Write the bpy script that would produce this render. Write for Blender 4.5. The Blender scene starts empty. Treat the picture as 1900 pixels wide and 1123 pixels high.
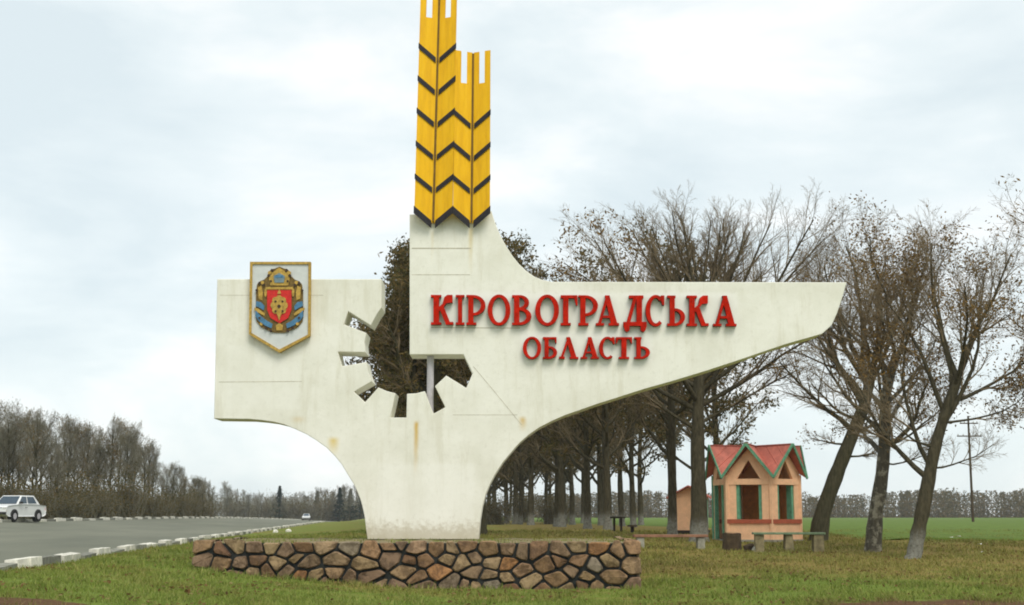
import bpy, bmesh, math, random
import numpy as np
from mathutils import Vector, noise as mnoise

sc = bpy.context.scene
COL = sc.collection
R_ = math.radians

# ------------------------------------------------------------------ camera, sky, sun, exposure
EYE = 1.6
PITCH = math.atan((957.0 - 561.5) / 2639.0)
FPX = 2639.0
cd = bpy.data.cameras.new('camera'); cam = bpy.data.objects.new('camera', cd); COL.objects.link(cam)
cam.location = (0, 0, EYE); cam.rotation_euler = (R_(90) + PITCH, 0, 0)
cd.lens = 50; cd.sensor_width = 36; cd.clip_start = 0.1; cd.clip_end = 8000
sc.camera = cam

SUN_EL, SUN_AZ = R_(52), R_(158)          # azimuth from +Y (view direction), clockwise
w = bpy.data.worlds.new("World"); sc.world = w; w.use_nodes = True
nt = w.node_tree; nt.nodes.clear()
wout = nt.nodes.new('ShaderNodeOutputWorld')
sky = nt.nodes.new('ShaderNodeTexSky'); sky.sky_type = 'NISHITA'; sky.sun_disc = False
sky.sun_elevation = SUN_EL; sky.sun_rotation = SUN_AZ
bg1 = nt.nodes.new('ShaderNodeBackground'); bg1.inputs[1].default_value = 0.1
nt.links.new(sky.outputs[0], bg1.inputs[0])
tc = nt.nodes.new('ShaderNodeTexCoord')
mp = nt.nodes.new('ShaderNodeMapping'); mp.inputs['Scale'].default_value = (1.0, 1.0, 2.6)
mp.inputs['Location'].default_value = (3.3, 1.7, 0.4)
nt.links.new(tc.outputs['Generated'], mp.inputs[0])
nz = nt.nodes.new('ShaderNodeTexNoise'); nz.inputs['Scale'].default_value = 4.2
nz.inputs['Detail'].default_value = 7; nz.inputs['Roughness'].default_value = 0.56
nz.inputs['Distortion'].default_value = 0.35
nt.links.new(mp.outputs[0], nz.inputs['Vector'])
cr = nt.nodes.new('ShaderNodeValToRGB')
cr.color_ramp.elements[0].position = 0.34; cr.color_ramp.elements[0].color = (0.70, 0.785, 0.81, 1)
cr.color_ramp.elements[1].position = 0.64; cr.color_ramp.elements[1].color = (0.98, 0.99, 0.975, 1)
e = cr.color_ramp.elements.new(0.48); e.color = (0.80, 0.87, 0.88, 1)
nt.links.new(nz.outputs[0], cr.inputs[0])
bg2 = nt.nodes.new('ShaderNodeBackground'); bg2.inputs[1].default_value = 0.81
nt.links.new(cr.outputs[0], bg2.inputs[0])
mx = nt.nodes.new('ShaderNodeMixShader'); mx.inputs[0].default_value = 0.9
nt.links.new(bg1.outputs[0], mx.inputs[1]); nt.links.new(bg2.outputs[0], mx.inputs[2])
nt.links.new(mx.outputs[0], wout.inputs[0])

sd = bpy.data.lights.new('sun', 'SUN'); sun = bpy.data.objects.new('sun', sd); COL.objects.link(sun)
sd.energy = 1.5; sd.angle = R_(28); sd.color = (1.0, 0.95, 0.86)
sdir = Vector((math.sin(SUN_AZ) * math.cos(SUN_EL), math.cos(SUN_AZ) * math.cos(SUN_EL), math.sin(SUN_EL)))
sun.rotation_euler = (-sdir).to_track_quat('-Z', 'Y').to_euler()

sc.view_settings.view_transform = 'Standard'; sc.view_settings.look = 'None'
sc.view_settings.exposure = 0.50; sc.view_settings.gamma = 1.0; sc.view_settings.use_curve_mapping = False
sc.render.engine = 'CYCLES'
sc.cycles.filter_width = 1.9
sc.cycles.max_bounces = 6

# ------------------------------------------------------------------ helpers
def P(px, py, D):
    """photo pixel + distance ahead of the camera -> point in the place"""
    u = (px - 950.0) / FPX; v = (561.5 - py) / FPX
    yd = math.cos(PITCH) - v * math.sin(PITCH); zd = math.sin(PITCH) + v * math.cos(PITCH)
    s = D / yd
    return Vector((u * s, D, EYE + zd * s))

def tag(o, label=None, cat=None, group=None, kind=None):
    if label: o['label'] = label
    if cat: o['category'] = cat
    if group: o['group'] = group
    if kind: o['kind'] = kind
    return o

def empty(name, loc, rz=0):
    o = bpy.data.objects.new(name, None); COL.objects.link(o)
    o.location = loc; o.rotation_euler = (0, 0, rz); o.empty_display_size = 0.2
    return o

def link(name, me, mat=None, parent=None, loc=None):
    o = bpy.data.objects.new(name, me); COL.objects.link(o)
    if mat is not None and not me.materials: me.materials.append(mat)
    if parent is not None: o.parent = parent
    if loc is not None: o.location = loc
    return o

class MB:
    """collects faces; vertices in world coordinates unless local=True on build"""
    def __init__(self): self.v = []; self.f = []
    def add(self, vs, fs):
        n = len(self.v); self.v += [tuple(p) for p in vs]; self.f += [tuple(i + n for i in f) for f in fs]
    def box(self, x0, x1, y0, y1, z0, z1):
        self.add([(x0,y0,z0),(x1,y0,z0),(x1,y1,z0),(x0,y1,z0),(x0,y0,z1),(x1,y0,z1),(x1,y1,z1),(x0,y1,z1)],
                 [(3,2,1,0),(4,5,6,7),(0,1,5,4),(1,2,6,5),(2,3,7,6),(3,0,4,7)])
    def prism(self, pts, a, b):
        """pts: 3D outline (front), swept from +a to +b along Y"""
        n = len(pts)
        self.add([(p[0], p[1] + a, p[2]) for p in pts] + [(p[0], p[1] + b, p[2]) for p in pts],
                 [tuple(range(n)), tuple(range(2*n-1, n-1, -1))] + [((i+1) % n, i, n+i, n+(i+1) % n) for i in range(n)])
    def hull8(self, c):   # 8 corners: bottom 4 ccw, top 4 ccw
        self.add(c, [(3,2,1,0),(4,5,6,7),(0,1,5,4),(1,2,6,5),(2,3,7,6),(3,0,4,7)])
    def beam(self, p, q, wdt, hgt, up=(0,0,1)):
        p = Vector(p); q = Vector(q); t = (q-p).normalized(); s = t.cross(Vector(up)).normalized(); u = s.cross(t)
        c = []
        for a in (p, q):
            c.append([a - s*wdt/2 - u*hgt/2, a + s*wdt/2 - u*hgt/2, a + s*wdt/2 + u*hgt/2, a - s*wdt/2 + u*hgt/2])
        self.add(c[0] + c[1], [(0,1,2,3),(7,6,5,4),(0,4,5,1),(1,5,6,2),(2,6,7,3),(3,7,4,0)])
    def tube(self, pts, rads, sides=8, cap=True):
        pts = [Vector(p) for p in pts]; n = len(pts); base = len(self.v); ref = Vector((0.31, 0.87, 0.21)).normalized()
        for i, p in enumerate(pts):
            t = (pts[min(i+1, n-1)] - pts[max(i-1, 0)]).normalized()
            a = t.cross(ref).normalized(); b = t.cross(a)
            for k in range(sides):
                an = 2*math.pi*k/sides
                self.v.append(tuple(p + (a*math.cos(an) + b*math.sin(an))*rads[i]))
        for i in range(n-1):
            for k in range(sides):
                k2 = (k+1) % sides
                self.f.append((base+i*sides+k, base+i*sides+k2, base+(i+1)*sides+k2, base+(i+1)*sides+k))
        if cap:
            self.f.append(tuple(base + k for k in range(sides-1, -1, -1)))
            self.f.append(tuple(base + (n-1)*sides + k for k in range(sides)))
    def build(self, name, mat, parent=None, local=False, smooth=False, fix=True, bevel=0):
        off = Vector((0,0,0))
        if parent is not None and not local:
            pr = parent
            while pr is not None: off += pr.location; pr = pr.parent
        me = bpy.data.meshes.new(name)
        me.from_pydata([(x-off.x, y-off.y, z-off.z) for x, y, z in self.v], [], self.f)
        if fix or bevel:
            bm = bmesh.new(); bm.from_mesh(me)
            if bevel: bmesh.ops.bevel(bm, geom=list(bm.edges), offset=bevel, segments=2, affect='EDGES', profile=0.5)
            bmesh.ops.recalc_face_normals(bm, faces=bm.faces); bm.to_mesh(me); bm.free()
        if smooth:
            for p in me.polygons: p.use_smooth = True
        return link(name, me, mat, parent)

def np_mesh(name, verts, faces, smooth=False):
    verts = np.asarray(verts, np.float32); faces = np.asarray(faces, np.int32); k = faces.shape[1]
    me = bpy.data.meshes.new(name)
    me.vertices.add(len(verts)); me.vertices.foreach_set('co', verts.ravel())
    me.loops.add(faces.size); me.loops.foreach_set('vertex_index', faces.ravel())
    me.polygons.add(len(faces)); me.polygons.foreach_set('loop_start', np.arange(0, faces.size, k, dtype=np.int32))
    if smooth: me.polygons.foreach_set('use_smooth', np.ones(len(faces), bool))
    me.update(calc_edges=True)
    return me

# ------------------------------------------------------------------ materials
def newmat(name):
    m = bpy.data.materials.new(name); m.use_nodes = True
    n = m.node_tree; b = n.nodes['Principled BSDF']
    return m, n, b

def noise_node(n, scale, detail=5, rough=0.6, coord='pos', vscale=None):
    if coord == 'pos': c = n.nodes.new('ShaderNodeNewGeometry').outputs['Position']
    else: c = n.nodes.new('ShaderNodeTexCoord').outputs['Object']
    if vscale:
        mpn = n.nodes.new('ShaderNodeMapping'); mpn.inputs['Scale'].default_value = vscale
        n.links.new(c, mpn.inputs[0]); c = mpn.outputs[0]
    t = n.nodes.new('ShaderNodeTexNoise'); t.inputs['Scale'].default_value = scale
    t.inputs['Detail'].default_value = detail; t.inputs['Roughness'].default_value = rough
    n.links.new(c, t.inputs['Vector'])
    return t.outputs[0]

def ramp(n, src, stops):
    r = n.nodes.new('ShaderNodeValToRGB')
    els = r.color_ramp.elements
    els[0].position, els[0].color = stops[0][0], (*stops[0][1], 1)
    els[1].position, els[1].color = stops[-1][0], (*stops[-1][1], 1)
    for p, c in stops[1:-1]:
        el = els.new(p); el.color = (*c, 1)
    n.links.new(src, r.inputs[0]); return r.outputs[0]

def mixc(n, fac, a, b, mode='MIX'):
    m = n.nodes.new('ShaderNodeMix'); m.data_type = 'RGBA'; m.blend_type = mode
    for sock, val in ((m.inputs[0], fac), (m.inputs[6], a), (m.inputs[7], b)):
        if isinstance(val, (int, float)): sock.default_value = val
        elif isinstance(val, tuple): sock.default_value = (*val, 1)
        else: n.links.new(val, sock)
    return m.outputs[2]

def mathn(n, op, a, b=0.0, c=None, clamp=False):
    m = n.nodes.new('ShaderNodeMath'); m.operation = op; m.use_clamp = clamp
    for i, val in enumerate((a, b, c)):
        if val is None: continue
        if isinstance(val, (int, float)): m.inputs[i].default_value = val
        else: n.links.new(val, m.inputs[i])
    return m.outputs[0]

def maprange(n, v, a, b, c=0.0, d=1.0):
    m = n.nodes.new('ShaderNodeMapRange'); m.interpolation_type = 'SMOOTHSTEP'
    n.links.new(v, m.inputs[0])
    for i, x in enumerate((a, b, c, d)): m.inputs[i+1].default_value = x
    return m.outputs[0]

def bump(n, b, h, strength=0.3, dist=0.02):
    bp = n.nodes.new('ShaderNodeBump'); bp.inputs['Strength'].default_value = strength; bp.inputs['Distance'].default_value = dist
    n.links.new(h, bp.inputs['Height']); n.links.new(bp.outputs[0], b.inputs['Normal'])

def simple(name, col, rough=0.7, var=0.25, scale=6.0, bmp=0.0, metal=0.0, coord='pos', spec=0.3, rnd=0.0, detail=5):
    m, n, b = newmat(name)
    nf = noise_node(n, scale, detail, 0.65, coord)
    lo = tuple(c*(1-var) for c in col); hi = tuple(min(1, c*(1+var)) for c in col)
    c = ramp(n, nf, [(0.3, lo), (0.7, hi)])
    if rnd:
        oi = n.nodes.new('ShaderNodeObjectInfo')
        v = maprange(n, oi.outputs['Random'], 0, 1, 1-rnd, 1+rnd)
        hs = n.nodes.new('ShaderNodeHueSaturation'); n.links.new(v, hs.inputs['Value']); n.links.new(c, hs.inputs['Color']); c = hs.outputs[0]
    n.links.new(c, b.inputs['Base Color'])
    b.inputs['Roughness'].default_value = rough; b.inputs['Metallic'].default_value = metal
    b.inputs['Specular IOR Level'].default_value = spec
    if bmp: bump(n, b, nf, bmp)
    return m

def ground_color(n, blade=False):
    """green/tan/brown mix by position, shared by the soil sheet and the grass on it"""
    geo = n.nodes.new('ShaderNodeNewGeometry'); sx = n.nodes.new('ShaderNodeSeparateXYZ'); n.links.new(geo.outputs['Position'], sx.inputs[0])
    big = noise_node(n, 0.22, 4, 0.6); mid = noise_node(n, 1.1, 5, 0.7); fine = noise_node(n, 14, 4, 0.75)
    green = ramp(n, fine, [(0.3, (0.068, 0.105, 0.014)), (0.55, (0.155, 0.21, 0.034)), (0.75, (0.25, 0.275, 0.07))])
    tan = ramp(n, fine, [(0.3, (0.12, 0.090, 0.024)), (0.55, (0.25, 0.190, 0.056)), (0.78, (0.36, 0.28, 0.11))])
    band = maprange(n, sx.outputs[1], 31, 40, 0, 0.46)
    east = maprange(n, sx.outputs[0], -6, 3, 0.25, 1.0)
    f = mathn(n, 'ADD', mathn(n, 'MULTIPLY', big, 1.4), mathn(n, 'MULTIPLY', mid, 1.1))
    f = mathn(n, 'ADD', f, mathn(n, 'MULTIPLY', band, east))
    f = maprange(n, f, 1.16, 1.72)
    c = mixc(n, f, green, tan)
    # bare earth worn open in two corners of the verge
    def patch(cx, cy, ax, ay):
        a = mathn(n, 'MULTIPLY', mathn(n, 'SUBTRACT', sx.outputs[0], cx), 1/ax); b2 = mathn(n, 'MULTIPLY', mathn(n, 'SUBTRACT', sx.outputs[1], cy), 1/ay)
        d = mathn(n, 'ADD', mathn(n, 'MULTIPLY', a, a), mathn(n, 'MULTIPLY', b2, b2))
        d = mathn(n, 'ADD', d, mathn(n, 'MULTIPLY', mathn(n, 'SUBTRACT', mid, 0.5), 3.0))
        return maprange(n, d, 0.75, 1.15, 1, 0)
    pm = mathn(n, 'MAXIMUM', patch(9.0, 26.3, 3.6, 2.0), patch(-6.7, 18.6, 1.5, 1.3))
    soil = ramp(n, fine, [(0.3, (0.075, 0.04, 0.02)), (0.7, (0.16, 0.09, 0.045))])
    c = mixc(n, pm, c, soil)
    return c, fine, pm

mG, n, b = newmat('turf_soil'); c, fine, pm = ground_color(n); n.links.new(c, b.inputs['Base Color']); b.inputs['Roughness'].default_value = 1.0
b.inputs['Specular IOR Level'].default_value = 0.1; bump(n, b, fine, 0.8, 0.05)
mBlade, n, b = newmat('grass_blade'); c, fine, pm = ground_color(n)
rnd = n.nodes.new('ShaderNodeNewGeometry').outputs['Random Per Island']
c = mixc(n, 0.5, c, ramp(n, rnd, [(0.0, (0.06, 0.09, 0.012)), (0.4, (0.18, 0.24, 0.036)), (0.72, (0.27, 0.29, 0.075)), (1.0, (0.42, 0.34, 0.14))]))
n.links.new(c, b.inputs['Base Color']); b.inputs['Roughness'].default_value = 0.8; b.inputs['Specular IOR Level'].default_value = 0.15

mField, n, b = newmat('winter_crop')
f1 = noise_node(n, 0.06, 3); f2 = noise_node(n, 2.2, 5, 0.7, vscale=(1, 0.25, 1))
c = ramp(n, f2, [(0.3, (0.070, 0.120, 0.016)), (0.7, (0.135, 0.215, 0.034))]); c = mixc(n, mathn(n, 'MULTIPLY', f1, 0.4), c, (0.10, 0.105, 0.03))
n.links.new(c, b.inputs['Base Color']); b.inputs['Roughness'].default_value = 1.0; b.inputs['Specular IOR Level'].default_value = 0.1

mRoad, n, b = newmat('worn_asphalt')
a1 = noise_node(n, 0.5, 4, 0.6, vscale=(1, 0.15, 1)); a2 = noise_node(n, 30, 3, 0.7)
c = mixc(n, 0.4, ramp(n, a1, [(0.3, (0.115, 0.122, 0.09)), (0.7, (0.215, 0.215, 0.16))]), ramp(n, a2, [(0.3, (0.10, 0.105, 0.08)), (0.7, (0.21, 0.215, 0.165))]))
n.links.new(c, b.inputs['Base Color']); b.inputs['Roughness'].default_value = 0.9; b.inputs['Specular IOR Level'].default_value = 0.2; bump(n, b, a2, 0.3, 0.01)

mWhitewash = simple('whitewashed_kerb', (0.66, 0.635, 0.55), 0.9, 0.28, 5, 0.25, rnd=0.08)
mKerbGrey = simple('bare_kerb_concrete', (0.22, 0.22, 0.18), 0.95, 0.35, 6, 0.4, rnd=0.2)

# monument plaster with rust runs and faint stains
mSlab, n, b = newmat('cream_plaster')
s1 = noise_node(n, 0.9, 6, 0.65); s2 = noise_node(n, 9, 6, 0.7); s3 = noise_node(n, 0.8, 5, 0.7, vscale=(4, 4, 0.5))
c = ramp(n, s1, [(0.3, (0.73, 0.715, 0.61)), (0.62, (0.84, 0.825, 0.735))])
c = mixc(n, mathn(n, 'MULTIPLY', maprange(n, s2, 0.5, 0.75), 0.30), c, (0.56, 0.54, 0.44))
c = mixc(n, mathn(n, 'MULTIPLY', maprange(n, s3, 0.50, 0.70), 0.42), c, (0.62, 0.59, 0.46))
geo = n.nodes.new('ShaderNodeNewGeometry'); sx = n.nodes.new('ShaderNodeSeparateXYZ'); n.links.new(geo.outputs['Position'], sx.inputs[0])
YM = 34.8
def streak(px, y0, y1, wpx, amount, colr):
    """a rust run: starts sharp at y0, fades down to y1"""
    global c
    p0 = P(px, y0, YM); p1 = P(px, y1, YM); hw = wpx / FPX * YM
    wob = mathn(n, 'MULTIPLY', mathn(n, 'SUBTRACT', s1, 0.5), 0.12)
    dx = mathn(n, 'ABSOLUTE', mathn(n, 'ADD', mathn(n, 'SUBTRACT', sx.outputs[0], p0.x), wob))
    mxk = maprange(n, dx, 0.0, hw, 1, 0)
    top = maprange(n, sx.outputs[2], p0.z, p0.z - 0.14, 0, 1)
    fade = maprange(n, sx.outputs[2], p1.z, p0.z, 0, 1)
    f = mathn(n, 'MULTIPLY', mathn(n, 'MULTIPLY', mxk, mathn(n, 'MULTIPLY', top, fade)), amount)
    c = mixc(n, f, c, colr)
def repaint(x0, y0, x1, y1, amount):
    """a fresher patch of whitewash with a ragged border"""
    global c
    a = P(x0, y1, YM); b_ = P(x1, y0, YM); wob = mathn(n, 'MULTIPLY', mathn(n, 'SUBTRACT', s2, 0.5), 0.16)
    xx = mathn(n, 'ADD', sx.outputs[0], wob); zz = mathn(n, 'ADD', sx.outputs[2], wob)
    m1 = mathn(n, 'MULTIPLY', maprange(n, xx, a.x-.06, a.x+.06), maprange(n, xx, b_.x-.06, b_.x+.06, 1, 0))
    m2 = mathn(n, 'MULTIPLY', maprange(n, zz, a.z-.06, a.z+.06), maprange(n, zz, b_.z-.06, b_.z+.06, 1, 0))
    c = mixc(n, mathn(n, 'MULTIPLY', mathn(n, 'MULTIPLY', m1, m2), amount), c, (0.88, 0.87, 0.80))
repaint(794, 543, 1368, 609, 0.6); repaint(966, 612, 1212, 672, 0.6); repaint(420, 640, 560, 760, 0.25); repaint(700, 860, 880, 990, 0.3)
zb = P(785, 1000, YM).z     # mud splashed up the foot
c = mixc(n, mathn(n, 'MULTIPLY', maprange(n, mathn(n, 'ADD', sx.outputs[2], mathn(n, 'MULTIPLY', s2, -0.9)), zb-.35, zb+.05, 1, 0), 0.6), c, (0.42, 0.36, 0.24))
RUST = (0.62, 0.40, 0.08)
streak(772, 778, 895, 7, 0.95, RUST); streak(874, 418, 520, 7, 0.55, (0.66, 0.50, 0.16)); streak(620, 808, 852, 15, 1.0, (0.72, 0.55, 0.18))
streak(970, 770, 806, 10, 0.9, RUST); streak(553, 770, 790, 20, 0.5, RUST); streak(803, 425, 500, 5, 0.3, (0.66, 0.52, 0.22))
n.links.new(c, b.inputs['Base Color']); b.inputs['Roughness'].default_value = 0.9; b.inputs['Specular IOR Level'].default_value = 0.2
bump(n, b, s2, 0.25, 0.01)
mJoint = simple('joint_grout', (0.50, 0.46, 0.36), 0.95, 0.3, 8)  # panel joint lines, a duller tone than the plaster
mYellow, n, b = newmat('weathered_yellow_enamel')
s1 = noise_node(n, 3.0, 6, 0.7, vscale=(3, 3, 0.35)); s2 = noise_node(n, 12, 5, 0.7)
c = ramp(n, s1, [(0.3, (0.72, 0.37, 0.004)), (0.55, (0.86, 0.48, 0.005)), (0.75, (0.88, 0.53, 0.02))]); c = mixc(n, mathn(n, 'MULTIPLY', maprange(n, s2, 0.58, 0.75), 0.35), c, (0.55, 0.26, 0.02))
n.links.new(c, b.inputs['Base Color']); b.inputs['Roughness'].default_value = 0.65; b.inputs['Specular IOR Level'].default_value = 0.25; bump(n, b, s2, 0.06, 0.01)
mSeam = simple('dark_ochre_seam', (0.16, 0.085, 0.012), 0.7, 0.3, 8)
mBlack = simple('black_enamel', (0.018, 0.015, 0.018), 0.5, 0.3, 8)
mRed = simple('red_letter_paint', (0.45, 0.014, 0.004), 0.85, 0.35, 7, 0.03, spec=0.05)
mRedSide = simple('letter_side_shade', (0.085, 0.012, 0.008), 0.7, 0.3, 7)  # shade around the letters, put into the colour of their sides
mSteel = simple('grey_painted_post', (0.46, 0.44, 0.46), 0.6, 0.12, 8)
mGold = simple('old_gold_paint', (0.44, 0.28, 0.055), 0.6, 0.4, 14)
mBronze = simple('dark_bronze_paint', (0.16, 0.10, 0.022), 0.6, 0.45, 16)
mUmber = simple('umber_paint', (0.05, 0.028, 0.018), 0.6, 0.3, 16)
mPlaque = simple('pale_grey_plaque', (0.60, 0.62, 0.60), 0.7, 0.08, 5)
mShield = simple('shield_red', (0.58, 0.02, 0.015), 0.5, 0.2, 12)
mBlue = simple('ribbon_blue', (0.07, 0.19, 0.32), 0.6, 0.3, 14)
mSlate = simple('slate_blue', (0.16, 0.23, 0.26), 0.6, 0.25, 14)

mStone, n, b = newmat('field_stone')
oi = n.nodes.new('ShaderNodeObjectInfo'); s1 = noise_node(n, 5, 6, 0.7); s2 = noise_node(n, 30, 4, 0.7)
base = ramp(n, oi.outputs['Random'], [(0.0, (0.17, 0.085, 0.040)), (0.14, (0.25, 0.145, 0.07)), (0.28, (0.31, 0.20, 0.10)), (0.4, (0.20, 0.13, 0.075)),
            (0.52, (0.25, 0.15, 0.09)), (0.66, (0.35, 0.245, 0.13)), (0.78, (0.24, 0.15, 0.06)), (0.87, (0.25, 0.21, 0.155)), (0.95, (0.38, 0.17, 0.05)), (1.0, (0.29, 0.20, 0.12))])
dk = mixc(n, 1.0, base, (0.45, 0.42, 0.38), 'MULTIPLY')
c = mixc(n, maprange(n, s1, 0.38, 0.6), dk, base); c = mixc(n, mathn(n, 'MULTIPLY', maprange(n, s2, 0.55, 0.75), 0.35), c, (0.42, 0.33, 0.22))
n.links.new(c, b.inputs['Base Color']); b.inputs['Roughness'].default_value = 0.85; bump(n, b, s1, 0.7, 0.04)
mMortar = simple('dark_painted_mortar', (0.022, 0.024, 0.022), 0.9, 0.4, 10, 0.3)
mTop = simple('plinth_earth', (0.21, 0.17, 0.09), 1.0, 0.4, 5, 0.5)

mBark, n, b = newmat('bark')
s1 = noise_node(n, 5, 6, 0.7, vscale=(2.5, 2.5, 0.6)); s2 = noise_node(n, 1.2, 4)
c = ramp(n, s1, [(0.3, (0.028, 0.025, 0.015)), (0.7, (0.105, 0.090, 0.055))]); c = mixc(n, mathn(n, 'MULTIPLY', s2, 0.35), c, (0.05, 0.06, 0.025))
n.links.new(c, b.inputs['Base Color']); b.inputs['Roughness'].default_value = 0.95; b.inputs['Specular IOR Level'].default_value = 0.1; bump(n, b, s1, 0.9, 0.03)
mBarkW, n, b = newmat('bark_with_faded_limewash')     # limewash brushed on the foot of the trunk
s1 = noise_node(n, 5, 6, 0.7, vscale=(2.5, 2.5, 0.6)); s2 = noise_node(n, 9, 5, 0.7)
c = ramp(n, s1, [(0.3, (0.028, 0.025, 0.015)), (0.7, (0.105, 0.090, 0.055))])
obz = n.nodes.new('ShaderNodeSeparateXYZ'); tcn = n.nodes.new('ShaderNodeTexCoord'); n.links.new(tcn.outputs['Object'], obz.inputs[0])
f = mathn(n, 'MULTIPLY', maprange(n, mathn(n, 'ADD', obz.outputs[2], mathn(n, 'MULTIPLY', s1, 0.9)), 0.95, 1.5, 1, 0), maprange(n, s2, 0.3, 0.6, 0.15, 0.66))
c = mixc(n, f, c, (0.30, 0.30, 0.26)); n.links.new(c, b.inputs['Base Color']); b.inputs['Roughness'].default_value = 0.95
b.inputs['Specular IOR Level'].default_value = 0.1; bump(n, b, s1, 0.9, 0.03)
mBarkMottled, n, b = newmat('mottled_lichen_bark')
s1 = noise_node(n, 5, 6, 0.7, vscale=(2.5, 2.5, 0.6)); s2 = noise_node(n, 3.2, 5, 0.7)
c = mixc(n, maprange(n, s2, 0.48, 0.62), ramp(n, s1, [(0.3, (0.03, 0.027, 0.018)), (0.7, (0.10, 0.085, 0.055))]), (0.24, 0.22, 0.16))
n.links.new(c, b.inputs['Base Color']); b.inputs['Roughness'].default_value = 0.95; bump(n, b, s1, 0.9, 0.03)
mTwig = simple('twig_bark', (0.20, 0.155, 0.095), 0.95, 0.35, 2.0, spec=0.1)
mTwigGrey = simple('grey_twig_bark', (0.20, 0.185, 0.135), 0.95, 0.35, 0.6, spec=0.1)

def leafmat(name, stops):
    m, n, b = newmat(name)
    r = n.nodes.new('ShaderNodeNewGeometry').outputs['Random Per Island']
    c = ramp(n, r, stops); n.links.new(c, b.inputs['Base Color']); b.inputs['Roughness'].default_value = 0.8; b.inputs['Specular IOR Level'].default_value = 0.15
    tl = n.nodes.new('ShaderNodeBsdfTranslucent'); n.links.new(c, tl.inputs[0]); ms = n.nodes.new('ShaderNodeMixShader'); ms.inputs[0].default_value = 0.45
    n.links.new(b.outputs[0], ms.inputs[1]); n.links.new(tl.outputs[0], ms.inputs[2]); n.links.new(ms.outputs[0], n.nodes['Material Output'].inputs[0])
    return m
mLeaf = leafmat('withered_oak_leaf', [(0, (0.07, 0.044, 0.016)), (0.35, (0.16, 0.098, 0.030)), (0.7, (0.26, 0.155, 0.050)), (1, (0.34, 0.23, 0.09))])
mLeafDull = leafmat('olive_brown_leaf', [(0, (0.055, 0.056, 0.020)), (0.45, (0.105, 0.092, 0.035)), (0.8, (0.165, 0.115, 0.042)), (1, (0.23, 0.16, 0.06))])
mLeafGrey = leafmat('grey_brown_leaf', [(0, (0.07, 0.078, 0.045)), (0.5, (0.125, 0.122, 0.072)), (1, (0.19, 0.135, 0.07))])
mNeedle = leafmat('dark_needles', [(0, (0.010, 0.024, 0.014)), (1, (0.03, 0.055, 0.03))])
mLitter = leafmat('fallen_leaf', [(0, (0.09, 0.048, 0.02)), (0.5, (0.17, 0.095, 0.035)), (0.9, (0.26, 0.17, 0.07)), (1, (0.45, 0.33, 0.16))])

mPeach = simple('peach_plaster', (0.86, 0.51, 0.30), 0.85, 0.12, 4, 0.1)
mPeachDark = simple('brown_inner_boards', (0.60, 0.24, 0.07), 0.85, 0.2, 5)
mRoof = simple('red_sheet_roof', (0.52, 0.165, 0.12), 0.75, 0.25, 3)
mGreen = simple('green_trim_paint', (0.13, 0.33, 0.20), 0.7, 0.3, 6)
mBand = simple('brick_red_band', (0.40, 0.10, 0.05), 0.8, 0.2, 6)
mConc = simple('rough_concrete', (0.30, 0.29, 0.23), 0.95, 0.35, 5, 0.4)
mMoss = simple('mossy_board', (0.16, 0.22, 0.13), 0.9, 0.35, 6, 0.3)
mMossStone = simple('mossy_rough_stone', (0.24, 0.20, 0.11), 0.95, 0.5, 4, 0.6)
mStump = simple('old_stump_wood', (0.065, 0.045, 0.025), 0.95, 0.5, 7, 0.6)
mDarkWood = simple('dark_wood', (0.03, 0.022, 0.018), 0.9, 0.3, 8)
mBenchRed = simple('faded_red_bench_board', (0.27, 0.14, 0.085), 0.85, 0.3, 4)
mCar = simple('white_car_paint', (0.74, 0.75, 0.74), 0.3, 0.05, 3, spec=0.5)
mGlass = simple('car_glass', (0.02, 0.045, 0.07), 0.08, 0.1, 3, spec=0.6)
mTyre = simple('tyre_rubber', (0.015, 0.015, 0.015), 0.9, 0.2, 10)
mTrim = simple('black_bumper', (0.03, 0.03, 0.03), 0.6, 0.2, 10)
mLamp = simple('headlamp_glass', (0.55, 0.55, 0.52), 0.15, 0.1, 10, spec=0.6)
mAmber = simple('amber_lens', (0.5, 0.18, 0.03), 0.3, 0.1, 10)
mLitterW = simple('white_paper_litter', (0.78, 0.78, 0.76), 0.8, 0.05, 10)

# ------------------------------------------------------------------ terrain and road
def tab(x, t):
    return float(np.interp(x, [a for a, _ in t], [b2 for _, b2 in t]))
def sm(a, b2, x):
    t = min(1, max(0, (x-a)/(b2-a))); return t*t*(3-2*t)
RW = 9.8
ZN = [(-60, .6), (230, .6), (400, 0.0), (560, -.1), (4000, -.1)]
ZF = [(-60, 1.22), (74, 1.29), (127, 1.36), (180, 1.3), (250, 1.03), (400, .4), (554, -.05), (4000, -.05)]
BASE = [(-60, -.05), (26, -.05), (33, 0.02), (53, .64), (65, .85), (80, .9), (400, .86), (4000, .7)]
def xn(D): return -7.0 - 0.1023*D
def road_z(s, D): return tab(D, ZN) + (tab(D, ZF)-tab(D, ZN)) * (-s/RW)
def gz(x, D):
    s = x - xn(D)
    if s >= 0:
        k = sm(0.3, 9.0, s); z = (tab(D, ZN)-.03)*(1-k) + tab(D, BASE)*k
    elif s <= -RW:
        k = sm(2, 40, -RW-s); z = tab(D, ZF)*(1-k) + max(tab(D, ZF), 0.9)*k - .02
    else: return road_z(s, D) - 0.06
    if D < 90: z += 0.05*mnoise.noise((x*0.35, D*0.35, 0.0))
    return z

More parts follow.
